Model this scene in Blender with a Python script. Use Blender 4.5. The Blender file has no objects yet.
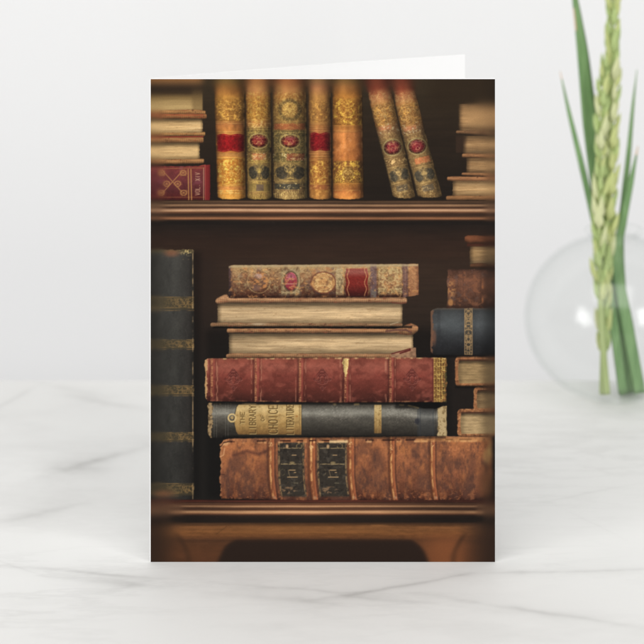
import bpy, bmesh, math, random
import numpy as np
from mathutils import Vector, Matrix

# ---------------------------------------------------------------------------
# scale: 1 unit "u" = 0.368 mm, so the card is a real 127 x 178 mm greeting card
# ---------------------------------------------------------------------------
U = 0.000368
EYE = -521.0                 # picture row of the eye level
DC = 3033.0                  # distance camera - card front, in u
HC = 562.0 - EYE             # height of the camera above the table, in u
scene = bpy.context.scene
COL = scene.collection

# camera (level, lens shifted down like a view camera)
cam_d = bpy.data.cameras.new('camera'); cam = bpy.data.objects.new('camera', cam_d); COL.objects.link(cam)
cam.location = (0, -DC*U, HC*U); cam.rotation_euler = (math.radians(90), 0, 0)
cam_d.sensor_width = 36; cam_d.lens = 36*DC/644; cam_d.shift_y = -(322-EYE)/644
cam_d.clip_start = .01; cam_d.clip_end = 50
cam_d.dof.use_dof = True; cam_d.dof.focus_distance = DC*U; cam_d.dof.aperture_fstop = 15.0
scene.camera = cam

# studio surroundings: an even white room
world = bpy.data.worlds.new('World'); scene.world = world; world.use_nodes = True
bg = world.node_tree.nodes['Background']; bg.inputs[0].default_value = (.985, .99, 1, 1); bg.inputs[1].default_value = .34

# two soft boxes in front, left one stronger
def softbox(name, loc, tgt, sx, sy, power):
    d = bpy.data.lights.new(name, 'AREA'); d.shape = 'RECTANGLE'; d.size = sx; d.size_y = sy; d.energy = power; d.color = (1, .99, .975)
    o = bpy.data.objects.new(name, d); COL.objects.link(o); o.location = loc
    o.rotation_euler = (Vector(tgt)-Vector(loc)).to_track_quat('-Z', 'Y').to_euler()
    return o
softbox('softbox_left', (-1.20, -.95, .62), (0, .1, .05), .50, .70, 6.0)
softbox('softbox_right', (1.00, -1.05, .60), (0, .1, .05), .42, .56, 5.5)
softbox('added_fill_above', (-.10, -1.15, 1.75), (0, .05, 0), 1.9, 1.3, 24.5)  # overhead fill lamp, added to brighten the marble in front of the card

scene.view_settings.view_transform = 'Standard'; scene.view_settings.look = 'None'
scene.view_settings.exposure = 0.12; scene.view_settings.gamma = 1.0
scene.render.engine = 'CYCLES'; scene.cycles.use_denoising = True
scene.cycles.max_bounces = 16; scene.cycles.transparent_max_bounces = 16
scene.render.resolution_x = 1024; scene.render.resolution_y = 1024

# ---------------------------------------------------------------------------
def at(px, py, y):
    """world point (m) seen at picture position (px, py) at y (u) behind the card front"""
    k = (DC+y)/DC
    return Vector(((px-322)*k*U, y*U, (HC-(py-EYE)*k)*U))
def link(name, verts, faces, mat, parent=None, smooth=False, **props):
    me = bpy.data.meshes.new(name); me.from_pydata([tuple(v) for v in verts], [], faces); me.update()
    bm = bmesh.new(); bm.from_mesh(me); bmesh.ops.recalc_face_normals(bm, faces=bm.faces); bm.to_mesh(me); bm.free()
    if smooth: me.polygons.foreach_set('use_smooth', [True]*len(me.polygons))
    o = bpy.data.objects.new(name, me); COL.objects.link(o)
    if mat: me.materials.append(mat)
    if parent: o.parent = parent
    for k, v in props.items(): o[k] = v
    return o
def thing(name, loc, label, cat, group=None):
    o = bpy.data.objects.new(name, None); COL.objects.link(o); o.location = loc; o.empty_display_size = .01
    o['label'] = label; o['category'] = cat
    if group: o['group'] = group
    return o
class NT:
    def __init__(s, name):
        s.m = bpy.data.materials.new(name); s.m.use_nodes = True; s.t = s.m.node_tree; s.b = s.t.nodes['Principled BSDF']; s.out = s.t.nodes['Material Output']
    def n(s, typ, **kw):
        nd = s.t.nodes.new(typ)
        for k, v in kw.items():
            if k.startswith('_'): nd.inputs[k[1:].replace('_', ' ')].default_value = v
            else: setattr(nd, k, v)
        return nd
    def l(s, a, b): s.t.links.new(a, b)
    def math(s, op, a, b=None, c=None, clamp=False):
        nd = s.t.nodes.new('ShaderNodeMath'); nd.operation = op; nd.use_clamp = clamp
        for i, v in enumerate((a, b, c)):
            if v is None: continue
            if isinstance(v, (int, float)): nd.inputs[i].default_value = v
            else: s.l(v, nd.inputs[i])
        return nd.outputs[0]
    def mix(s, f, a, b):
        nd = s.t.nodes.new('ShaderNodeMix'); nd.data_type = 'RGBA'
        for i, v in ((0, f), (6, a), (7, b)):
            if isinstance(v, (int, float)): nd.inputs[i].default_value = v
            elif isinstance(v, tuple): nd.inputs[i].default_value = v+(1,) if len(v) == 3 else v
            else: s.l(v, nd.inputs[i])
        return nd.outputs[2]

# -- marble --------------------------------------------------------------------
def marble():
    m = NT('white_marble'); tc = m.n('ShaderNodeTexCoord'); mp = m.n('ShaderNodeMapping'); mp.inputs['Scale'].default_value = (1/U/1000,)*3   # thousands of u
    m.l(tc.outputs['Object'], mp.inputs[0]); P = mp.outputs[0]
    sp = m.n('ShaderNodeSeparateXYZ'); m.l(P, sp.inputs[0]); x, y = sp.outputs[0], sp.outputs[1]
    def noise(scale, det=5, rough=.55, sx=1, sy=1, off=0):
        q = m.n('ShaderNodeMapping'); q.inputs['Scale'].default_value = (sx, sy, 1); q.inputs['Location'].default_value = (off, off*.7, 0); m.l(P, q.inputs[0])
        n = m.n('ShaderNodeTexNoise'); n.inputs['Scale'].default_value = scale; n.inputs['Detail'].default_value = det; n.inputs['Roughness'].default_value = rough
        m.l(q.outputs[0], n.inputs['Vector']); return n.outputs[0]
    w1 = noise(3, 4, .5); w2 = noise(14, 5, .6, off=3); brk = noise(7, 4, .6, off=8)
    tot = None
    # veins: y0, slope, curve, wander, width, x-range, strength (in thousands of u, table coordinates)
    VE = VEINS
    for (x0, y0, x1, y1, wa, wd, st) in VE:
        sl = (y1-y0)/(x1-x0)
        d = m.math('SUBTRACT', y, m.math('ADD', m.math('MULTIPLY', m.math('SUBTRACT', x, x0), sl), y0))
        d = m.math('ADD', d, m.math('MULTIPLY', m.math('SUBTRACT', w1, .5), wa)); d = m.math('ADD', d, m.math('MULTIPLY', m.math('SUBTRACT', w2, .5), wa*.35))
        g = m.math('DIVIDE', d, wd); core = m.math('DIVIDE', 1.0, m.math('ADD', m.math('MULTIPLY', g, g), 1.0)); core = m.math('POWER', core, 1.6)
        halo = m.math('DIVIDE', .22, m.math('ADD', m.math('MULTIPLY', m.math('MULTIPLY', g, g), .04), 1.0))
        r = m.math('MULTIPLY', m.math('SMOOTH_MIN', m.math('MULTIPLY', m.math('SUBTRACT', x, x0-.03), 14.0), m.math('MULTIPLY', m.math('SUBTRACT', x1+.03, x), 14.0), .3), 1.0, clamp=True)
        bk = m.math('MULTIPLY', m.math('SUBTRACT', brk, .32), 3.2, clamp=True)
        v = m.math('MULTIPLY', m.math('MULTIPLY', m.math('ADD', core, halo), m.math('MULTIPLY', r, bk)), st)
        tot = v if tot is None else m.math('ADD', tot, v)
    # soft cloudy greys, drawn out sideways
    cl = noise(4.5, 8, .66, .55, 1.2, 5); cl = m.math('MULTIPLY', m.math('SUBTRACT', cl, .50), 4.5, clamp=True)
    fine = noise(9, 8, .65, .5, 1.8, 11); fine = m.math('ABSOLUTE', m.math('SUBTRACT', fine, .5)); fine = m.math('SUBTRACT', 1.0, m.math('MULTIPLY', fine, 22.0), clamp=True)
    fine = m.math('MULTIPLY', fine, m.math('MULTIPLY', m.math('SUBTRACT', noise(2.4, 2, .5, off=17), .5), 3.0, clamp=True))
    tot = m.math('ADD', tot, m.math('ADD', m.math('MULTIPLY', cl, .32), m.math('MULTIPLY', fine, .42)), clamp=True)
    c0 = m.mix(noise(2.2, 3, .5, off=21), (.765, .76, .74), (.735, .735, .722))
    col = m.mix(tot, c0, (.50, .495, .48))
    m.l(col, m.b.inputs['Base Color']); m.b.inputs['Roughness'].default_value = .55; m.b.inputs['Specular IOR Level'].default_value = .12
    return m.m
def tab(px, py):   # table coordinates (thousands of u) of a point of the table seen at (px, py)
    D = HC/(py-EYE)*DC; return ((px-322)*D/DC/1000, (D-DC)/1000)
VEINS = []
for (ax, ay, bx, by, wa, wd, st) in [(0, 565, 130, 578, .05, .006, .55), (60, 580, 330, 600, .06, .010, .45), (100, 575, 345, 590, .05, .004, .4), (322, 596, 480, 572, .05, .005, .6), (480, 574, 650, 568, .04, .005, .65),
    (430, 594, 640, 626, .06, .007, .55), (330, 590, 500, 610, .06, .006, .4), (40, 474, 150, 446, .08, .012, .8), (20, 470, 110, 468, .06, .016, .7), (0, 408, 44, 382, .05, .010, .6), (60, 396, 140, 410, .09, .012, .5), (0, 520, 90, 500, .08, .012, .5), (40, 384, 90, 394, .05, .010, .4),
    (500, 512, 640, 482, .05, .004, .35), (555, 505, 600, 528, .05, .004, .3), (540, 388, 640, 420, .08, .010, .25), (0, 560, 30, 572, .04, .004, .5), (90, 596, 150, 582, .05, .008, .3)]:
    a, b = tab(ax, ay), tab(bx, by); VEINS.append((a[0], a[1], b[0], b[1], wa, wd, st))
MARB = marble()
def slab(name, x0, x1, y0, y1, z0, z1, bev, mat, **props):
    bm = bmesh.new(); bmesh.ops.create_cube(bm, size=1)
    for v in bm.verts: v.co = Vector((x0+(v.co.x+.5)*(x1-x0), y0+(v.co.y+.5)*(y1-y0), z0+(v.co.z+.5)*(z1-z0)))*U
    bmesh.ops.bevel(bm, geom=bm.edges[:], offset=bev*U, segments=3, affect='EDGES', profile=.5)
    me = bpy.data.meshes.new(name); bm.to_mesh(me); bm.free(); me.materials.append(mat)
    o = bpy.data.objects.new(name, me); COL.objects.link(o)
    for k, v in props.items(): o[k] = v
    return o
slab('marble_table', -2600, 2600, -1500, 613, -60, 0, 2.5, MARB, kind='structure', label='white marble table top with faint grey veins')
# -- wall -----------------------------------------------------------------------
m = NT('matt_white_wall'); n = m.n('ShaderNodeTexNoise', _Scale=2.0, _Detail=3.0); m.l(m.mix(n.outputs[0], (.86, .86, .862), (.872, .872, .874)), m.b.inputs['Base Color'])
n2 = m.n('ShaderNodeTexNoise', _Scale=900.0, _Detail=4.0); bp = m.n('ShaderNodeBump', _Strength=.05, _Distance=.0002); m.l(n2.outputs[0], bp.inputs['Height']); m.l(bp.outputs[0], m.b.inputs['Normal'])
m.b.inputs['Roughness'].default_value = .9; m.b.inputs['Specular IOR Level'].default_value = .1
slab('backdrop_wall', -6000, 6000, 1150, 1200, -2200, 3000, 1, m.m, kind='structure', label='plain pale grey wall behind the table')

# ---------------------------------------------------------------------------
# THE PRINT ON THE CARD: the ink of the printed picture, worked out from noise
# and strokes (no image file), one ink area per printed book / shelf
# ---------------------------------------------------------------------------
S = 2.0                      # ink cells per picture unit
PX0, PY0, PX1, PY1 = 150.0, 79.0, 495.0, 563.0
NW, NH = int((PX1-PX0)*S)+1, int((PY1-PY0)*S)+1
GX, GY = np.meshgrid(PX0 + np.arange(NW)/S, PY0 + np.arange(NH)/S)
INK = np.zeros((NH, NW, 3)); IDM = np.zeros((NH, NW), np.int32)
_tabs = {}
def vn(x, y, seed=0):
    if seed not in _tabs: _tabs[seed] = np.random.RandomState(seed+11).rand(256, 256)*2-1
    T = _tabs[seed]
    xi = np.floor(x).astype(int); yi = np.floor(y).astype(int)
    fx = x-xi; fy = y-yi; fx = fx*fx*(3-2*fx); fy = fy*fy*(3-2*fy)
    a, b = xi & 255, yi & 255; a1, b1 = (xi+1) & 255, (yi+1) & 255
    return (T[b, a]*(1-fx)+T[b, a1]*fx)*(1-fy)+(T[b1, a]*(1-fx)+T[b1, a1]*fx)*fy
def fbm(x, y, seed=0, n=4, g=.55):
    r = 0; a = 1; t = 0
    for i in range(n):
        r = r + a*vn(x+i*17.3, y+i*9.1, seed+i*7); t += a; a *= g; x = x*2.03; y = y*2.03
    return r/t*1.6
def c3(*c): return np.array(c, float)/255
def sm(a, b, x):
    t = np.clip((x-a)/(b-a), 0, 1); return t*t*(3-2*t)
def aa(d): return np.clip(d*S+.5, 0, 1)
def band(x, c, w, soft=.35): return sm(-soft, soft, w-np.abs(x-c))
def ramp(x, pts):
    xs = [p[0] for p in pts]
    return np.stack([np.interp(x, xs, [p[1][k]/255 for p in pts]) for k in range(3)], -1)
def gblur(A, s):
    s *= S; r = int(3*s)+1; k = np.exp(-.5*(np.arange(-r, r+1)/s)**2); k /= k.sum()
    for ax in (0, 1):
        P = np.pad(A, [(r, r) if i == ax else (0, 0) for i in range(A.ndim)], 'edge')
        o = np.zeros_like(A); n = A.shape[ax]
        for i, w in enumerate(k): o += w*np.take(P, np.arange(i, i+n), ax)
        A = o
    return A
class Win:
    def __init__(s, x0, y0, x1, y1):
        j0 = max(0, int((x0-PX0)*S)); j1 = min(NW, int((x1-PX0)*S)+2)
        i0 = max(0, int((y0-PY0)*S)); i1 = min(NH, int((y1-PY0)*S)+2)
        s.sl = (slice(i0, i1), slice(j0, j1))
        s.X = GX[s.sl]; s.Y = GY[s.sl]; s.C = np.zeros(s.X.shape+(3,)); s.hh = np.zeros(s.X.shape)
    def fill(s, c): s.C[:] = c
    def p(s, m, c, a=1.0):
        m = (m*a)[..., None]; s.C += (c-s.C)*m
    def mul(s, f): s.C *= f[..., None] if np.ndim(f) == 2 else f
    def h(s, f): s.hh += f
    def relief(s, k, dx=-.4, dy=-.8):
        gy, gx = np.gradient(s.hh, 1/S)
        s.C *= np.clip(1+k*(gx*-dx*-1+gy*-dy), .35, 1.9)[..., None]
    def put(s, m, idn=0):
        a = m[..., None]; INK[s.sl] = INK[s.sl]*(1-a)+np.clip(s.C, 0, 1)*a
        if idn:
            v = IDM[s.sl]; v[m > .5] = idn
def seg(X, Y, pts, w, soft=.35):
    d = np.full(X.shape, 1e9)
    for (ax, ay), (bx, by) in zip(pts[:-1], pts[1:]):
        dx, dy = bx-ax, by-ay; t = np.clip(((X-ax)*dx+(Y-ay)*dy)/(dx*dx+dy*dy+1e-9), 0, 1)
        d = np.minimum(d, np.hypot(X-ax-t*dx, Y-ay-t*dy))
    return sm(-soft, soft, w-d)
def ell(X, Y, cx, cy, rx, ry, soft=.35):
    r = np.hypot((X-cx)/rx, (Y-cy)/ry); return sm(-soft, soft, (1-r)*min(rx, ry))
def ring(X, Y, cx, cy, rx, ry, w=.4, soft=.35):
    r = np.hypot((X-cx)/rx, (Y-cy)/ry); return sm(-soft, soft, w-np.abs(1-r)*min(rx, ry))
FONT = {  # strokes on a 4 x 6 cell, y down
 'T': [[(0,0),(4,0)],[(2,0),(2,6)]], 'H': [[(0,0),(0,6)],[(4,0),(4,6)],[(0,3),(4,3)]],
 'E': [[(4,0),(0,0),(0,6),(4,6)],[(0,3),(3,3)]], 'L': [[(0,0),(0,6),(4,6)]], 'I': [[(2,0),(2,6)]],
 'B': [[(0,0),(3,0),(4,1.5),(3,3),(0,3),(0,0)],[(3,3),(4,4.5),(3,6),(0,6),(0,3)]],
 'R': [[(0,6),(0,0),(3,0),(4,1.5),(3,3),(0,3)],[(2,3),(4,6)]], 'A': [[(0,6),(2,0),(4,6)],[(.8,4),(3.2,4)]],
 'Y': [[(0,0),(2,3),(4,0)],[(2,3),(2,6)]], 'O': [[(1,0),(3,0),(4,1.5),(4,4.5),(3,6),(1,6),(0,4.5),(0,1.5),(1,0)]],
 'F': [[(4,0),(0,0),(0,6)],[(0,3),(3,3)]], 'C': [[(4,1),(3,0),(1,0),(0,1.5),(0,4.5),(1,6),(3,6),(4,5)]],
 'U': [[(0,0),(0,4.5),(1,6),(3,6),(4,4.5),(4,0)]], 'V': [[(0,0),(2,6),(4,0)]], 'X': [[(0,0),(4,6)],[(4,0),(0,6)]],
 '.': [[(1.6,5.7),(2.2,5.7)]], ' ': [], '3': [[(0,0),(4,0),(2,2.5),(4,4),(3,6),(0,5.6)]], '4': [[(3,6),(3,0),(0,4),(4,4)]]}
def text_up(X, Y, s, xc, yc, cw, chh, w, gap=.32):
    """lettering that reads from the bottom up, centred on (xc, yc); cw = advance, chh = letter height"""
    L = cw*len(s); m = np.zeros(X.shape)
    for i, ch in enumerate(s):
        for st in FONT[ch]:
            pts = []
            for (a, b) in st:
                al = i*cw + a/4*cw*(1-gap); ac = (b/6-.5)*chh
                pts.append((xc+ac, yc+L/2-al))
            if len(pts) > 1: m = np.maximum(m, seg(X, Y, pts, w, .3))
    return m
def filigree(u, v, seed, sc=2.6, w=.16, mirror=True):
    sc = sc*1.5; w = w*1.05
    a = np.abs(u) if mirror else u
    n1 = fbm(a/sc+5, v/sc, seed, 3, .5); n2 = fbm(a/(sc*.8)+50, v/(sc*.8)+9, seed+3, 2)
    return np.maximum(np.exp(-(n1/w)**2), .8*np.exp(-(n2/(w*.8))**2))
def scratches(w, n, seed, box, ln=(2, 8), wd=.14, ang=None):
    r = np.random.RandomState(seed); m = np.zeros(w.X.shape)
    for i in range(n):
        x = r.uniform(box[0], box[2]); y = r.uniform(box[1], box[3]); L = r.uniform(*ln)
        t = r.uniform(0, 6.28) if ang is None else ang+r.normal()*.25
        x2, y2 = x+math.cos(t)*L, y+math.sin(t)*L
        j0, j1 = sorted((x, x2)); i0, i1 = sorted((y, y2))
        ok = (w.X[0] > j0-1) & (w.X[0] < j1+1); ok2 = (w.Y[:, 0] > i0-1) & (w.Y[:, 0] < i1+1)
        if not ok.any() or not ok2.any(): continue
        q = np.ix_(ok2, ok)
        xm, ym = (x+x2)/2+r.normal()*.4, (y+y2)/2+r.normal()*.4
        m[q] = np.maximum(m[q], r.uniform(.1, .75)*seg(w.X[q], w.Y[q], [(x, y), (xm, ym), (x2, y2)], wd, .3))
    return m
PRINTED = []      # (kind, label)
def reg(kind, label): PRINTED.append((kind, label)); return len(PRINTED)

# -- bookcase back, dark wood ------------------------------------------------
ID_BACK = reg('printed_bookcase', 'printed dark wood back of the bookcase behind the books')
w = Win(PX0, PY0, PX1, PY1); X, Y = w.X, w.Y
g = fbm(X/60, Y/1.3, 1, 4)*.5+fbm(X/25, Y/4, 5, 3)*.5
base = ramp(Y, [(79, (58, 48, 34)), (130, (45, 35, 26)), (199, (34, 27, 22)), (221, (32, 26, 23)), (240, (50, 35, 28)), (275, (58, 41, 31)), (310, (50, 37, 29)), (350, (40, 31, 26)), (420, (33, 27, 24)), (500, (28, 23, 21)), (563, (40, 28, 22))])
w.C = base*(1+.10*g[..., None])
side = sm(235, 200, X)*sm(300, 340, Y)
w.p(side, c3(32, 29, 27)); w.p(sm(330, 500, Y)*sm(447, 460, X), c3(30, 23, 20), .8)
w.p(np.exp(-((X-205)/16)**2)*sm(230, 260, Y)*sm(420, 330, Y), c3(46, 33, 27), .7)
w.p(sm(415, 440, X)*sm(120, 95, Y), c3(48, 36, 24), .7)
w.put(np.ones_like(X), ID_BACK)

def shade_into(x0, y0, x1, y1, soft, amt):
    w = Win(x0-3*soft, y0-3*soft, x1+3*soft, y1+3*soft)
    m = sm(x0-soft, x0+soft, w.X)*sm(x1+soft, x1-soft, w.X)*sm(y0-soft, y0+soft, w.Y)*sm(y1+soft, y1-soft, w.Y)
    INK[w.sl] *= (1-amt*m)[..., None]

# -- shelves ------------------------------------------------------------------
def shelf(y0, prof, idn, seed, x0=PX0, x1=PX1):
    w = Win(x0, y0-1, x1, y0+prof[-1][0]+1); X, Y = w.X, w.Y
    v = Y-y0+fbm(X/60, Y*0, seed+9, 2)*.12
    w.C = ramp(v, prof)
    n = fbm(X/50, Y/.7, seed, 4)*.09+fbm(X/14, Y/3, seed+4, 4)*.05+fbm(X/90, Y/30, seed+2, 2)*.12
    w.mul(1+n)
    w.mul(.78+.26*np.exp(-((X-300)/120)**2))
    sc = scratches(w, 60, seed+5, (x0, y0, x1, y0+prof[-1][0]), (1, 5), .12, 0)
    w.p(sc, c3(225, 170, 130), .22)
    w.put(aa(v)*aa(prof[-1][0]-v), idn)
ID_SH1 = reg('printed_shelf', 'printed upper wooden shelf with ribbed moulded edge')
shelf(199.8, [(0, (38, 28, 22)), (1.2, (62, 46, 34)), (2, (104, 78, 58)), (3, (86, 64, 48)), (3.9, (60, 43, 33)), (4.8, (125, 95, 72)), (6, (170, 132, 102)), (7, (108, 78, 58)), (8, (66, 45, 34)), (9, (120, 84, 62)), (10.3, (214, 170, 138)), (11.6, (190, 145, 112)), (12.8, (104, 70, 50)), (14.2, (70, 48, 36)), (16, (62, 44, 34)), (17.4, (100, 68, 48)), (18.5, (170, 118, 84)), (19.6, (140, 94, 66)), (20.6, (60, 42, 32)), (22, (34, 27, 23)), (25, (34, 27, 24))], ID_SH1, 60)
ID_SH2 = reg('printed_shelf', 'printed lower wooden shelf under the thick brown book')
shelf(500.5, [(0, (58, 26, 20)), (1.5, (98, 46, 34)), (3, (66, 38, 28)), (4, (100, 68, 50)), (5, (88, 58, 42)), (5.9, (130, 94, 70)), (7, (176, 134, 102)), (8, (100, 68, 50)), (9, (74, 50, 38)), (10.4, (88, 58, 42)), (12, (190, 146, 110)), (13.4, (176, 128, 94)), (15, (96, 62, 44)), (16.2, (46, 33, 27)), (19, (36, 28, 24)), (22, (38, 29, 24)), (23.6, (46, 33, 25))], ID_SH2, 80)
# -- cabinet base with the dark arched opening ---------------------------------
ID_CAB = reg('printed_cabinet_base', 'printed brown cabinet rail with a dark opening below the lower shelf')
w = Win(PX0, 521, PX1, 563); X, Y = w.X, w.Y
n = fbm(X/40, Y/1.4, 31, 4)
w.C = ramp(Y, [(523, (50, 36, 27)), (526, (84, 56, 35)), (528, (120, 80, 48)), (534, (120, 78, 44)), (539, (94, 60, 36)), (541, (80, 52, 34)), (548, (92, 58, 36)), (563, (90, 56, 36))])
w.mul(1+.10*n+.07*fbm(X/6, Y/2, 36, 4))
w.p(sm(400, 445, X)*sm(495, 450, X)*sm(524, 548, Y), c3(140, 84, 50), .75)
w.p(seg(X, Y, [(216, 535), (226, 527.5)], .3, .6), c3(60, 40, 26), .5)
w.p(np.exp(-((X-380)/16)**2)*band(Y, 526.5, .8, .8)*np.clip(.6+fbm(X/8, Y/2, 38, 3), 0, 1), c3(190, 130, 76), .4); w.p(np.exp(-((X-300)/90)**2)*band(Y, 530, 5, 4), c3(146, 98, 54), .35)
for q, xx in ((1, 455), (-1, 186)): w.p(sm(5, 0, np.abs(X-(xx+q*(12-14*np.sin(np.clip((Y-532)/31, 0, 1)*1.57)))))*sm(530, 540, Y), c3(60, 40, 27), .55)
w.p(sm(452, 492, X), c3(52, 36, 28), .9); w.p(sm(185, 152, X), c3(52, 36, 26), .9)
dx = np.where(X < 322, (232-X)-(Y-541)*-.0, (X-414)) ; 
le = np.interp(Y, [540, 542, 545, 549, 555, 563], [240, 233, 227.5, 223.5, 220.5, 217]); re_ = np.interp(Y, [540, 542, 546, 552, 563], [405, 413, 419, 424, 428.5])
op = sm(-.8, .8, X-le)*sm(-1, 1, re_-X)*sm(-.7, .7, Y-541)
op = gblur(op, .9); w.p(op, c3(44, 31, 25)); w.p(op*band(Y, 541.6, 1.0, 1.2), c3(54, 36, 27), .5)
w.put(aa(Y-523.6), ID_CAB)

# -- spines standing upright ----------------------------------------------------
GOLD = c3(232, 186, 98)
def pair(x, a, b): return sm(-.3, .3, x-a)*sm(-.3, .3, b-x)
def spine(ys, ls, rs, idn, base, parts, seed, tilt=0.0, top=79, bot=199.5, edge=.42, dark=(60, 40, 26), roundb=2.0):
    w = Win(min(ls)-2, top-1, max(rs)+2, bot+2); X, Y = w.X, w.Y
    l = np.interp(Y, ys, ls); r = np.interp(Y, ys, rs)
    hw = (r-l)/2; t = (X-l)/(r-l)*2-1; u = t*hw; v = Y-tilt*u
    w.C = ramp(v, base)
    w.mul(1+.14*fbm(u/5, v/9, seed, 4)+.04*fbm(u/1.3, v/1.6, seed+2, 3))
    for fn in parts: fn(w, u, v, hw, t)
    w.relief(.16)
    sc = scratches(w, 46, seed+9, (min(ls), 96, max(rs), bot), (.6, 3.5), .13, 1.57)
    w.p(sc, c3(236, 200, 140), .35)
    sc = scratches(w, 36, seed+19, (min(ls), 96, max(rs), bot), (.6, 3), .13)
    w.p(sc, c3(60, 40, 26), .4)
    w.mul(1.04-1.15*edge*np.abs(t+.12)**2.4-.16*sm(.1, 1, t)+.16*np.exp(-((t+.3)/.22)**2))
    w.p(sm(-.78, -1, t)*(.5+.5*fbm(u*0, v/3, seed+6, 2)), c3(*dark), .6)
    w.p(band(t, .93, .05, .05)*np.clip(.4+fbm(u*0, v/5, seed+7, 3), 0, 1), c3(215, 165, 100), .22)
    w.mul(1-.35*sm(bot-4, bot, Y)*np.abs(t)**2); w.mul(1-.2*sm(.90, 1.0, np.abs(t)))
    cut = bot-roundb*np.abs(t)**3+fbm(X/2, Y*0, seed+8, 2)*.3
    jag = fbm(Y/3, Y*0, seed+12, 3)*.25
    w.put(aa(X-l+jag)*aa(r-X+jag)*aa(cut-Y), idn)
def lace(y0, y1, seed, lt=(228, 182, 96), dk=(112, 72, 30), a=.8, sc=2.5, round_=True, fade=None):
    def f(w, u, v, hw, t):
        m = pair(v, y0, y1)*sm(-.2, .6, hw-.8-np.abs(u))
        if round_:
            cy = (y0+y1)/2; rr = np.hypot(u/(hw-1.2), (v-cy)/((y1-y0)/2-1))
            fi = filigree(u, v, seed, sc)*np.where(rr < 1, 1, .55)
            fi = np.maximum(fi, .5*sm(.12, .03, np.abs(rr-.93+.08*vn(u*.9, v*.9, seed+9)))); fi = np.maximum(fi, .35*sm(.1, .02, np.abs(rr-.45+.1*vn(u, v, seed+8))))
        else: fi = filigree(u, v, seed, sc)
        if fade: m = m*sm(fade[0], fade[1], v)
        wear = np.clip(.75+.6*fbm(u/3, v/3, seed+4, 3), 0, 1)
        w.p(m, c3(*dk), .45*a); sh = np.roll(fi, (1, 1), (0, 1))
        w.p(sh*m*wear, c3(*dk)*.8, .5*a); w.p(fi*m*wear, c3(*lt), a); w.p(m*sm(.2, .75, fbm(u/2.2, v/2.6, seed+12, 3)), np.minimum(c3(*lt)*np.array([1.14, 1.12, .98]), 1), .7*a); w.p(m*sm(.3, .8, fbm(u/2.2+9, v/2.6, seed+14, 3)), c3(*dk)*.8, .45*a); w.h(fi*m*.8)
    return f
def lines(ylist, c=(226, 180, 104), a=.7, th=.32):
    def f(w, u, v, hw, t):
        for i, y in enumerate(ylist):
            n = np.clip(.65+.8*fbm(u/4, v*0+i, int(y*3) % 97, 3), 0, 1)
            m = band(v, y, th)*n; w.p(np.roll(m, 1, 0), c3(60, 40, 22), .35*a); w.p(m, c3(*c), a); w.h(m*.5)
    return f
def patch(y0, y1, c, a=1.0, x0=-1, x1=1, seed=3, rough=.3, mott=.12):
    def f(w, u, v, hw, t):
        j = fbm(u/2, v/2, seed, 3)*rough
        m = sm(-.4, .4, v-y0+j)*sm(-.4, .4, y1-v+j)*sm(-.3, .3, (t-x0)*hw+j)*sm(-.3, .3, (x1-t)*hw+j)
        cc = c3(*c)*(1+mott*fbm(u/1.6, v/1.6, seed+2, 3))[..., None]
        w.p(m, cc, a)
    return f
def red_label(y0, y1, c=(158, 24, 26), seed=4):
    def f(w, u, v, hw, t):
        e = hw-1.3; wav = .9*np.cos(u/hw*math.pi*2)
        m = sm(-.3, .3, v-(y0+wav*.7))*sm(-.3, .3, (y1-wav*.7)-v)*sm(-.3, .3, e-np.abs(u))
        cc = c3(*c)*(1+.22*fbm(u/2, v/2.2, seed, 4)-.15*np.abs(t)**3)[..., None]
        w.p(m, cc)
        ed = np.maximum(band(v, y0+wav*.7+1.1, .22), band(v, y1-wav*.7-1.1, .22))*sm(-.2, .5, e-np.abs(u))
        ed = np.maximum(ed, .7*band(np.abs(u), e-.9, .18)*pair(v, y0, y1))
        w.p(ed*np.clip(.7+fbm(u/2, v/2, seed+1, 2), 0, 1), c3(214, 140, 92), .62)
        w.p(filigree(u, v, seed+5, 2.4, .1)*m, c3(196, 70, 56), .2)
        w.p(sm(.5, .9, -fbm(u/2.4, v/2, seed+8, 3))*m, c3(90, 14, 18), .5)
        w.p(sm(.75, 1.0, fbm(u/1.2, v/1.2, seed+18, 3))*m, c3(210, 96, 76), .5)
        w.h(m*.5)
    return f
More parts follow.
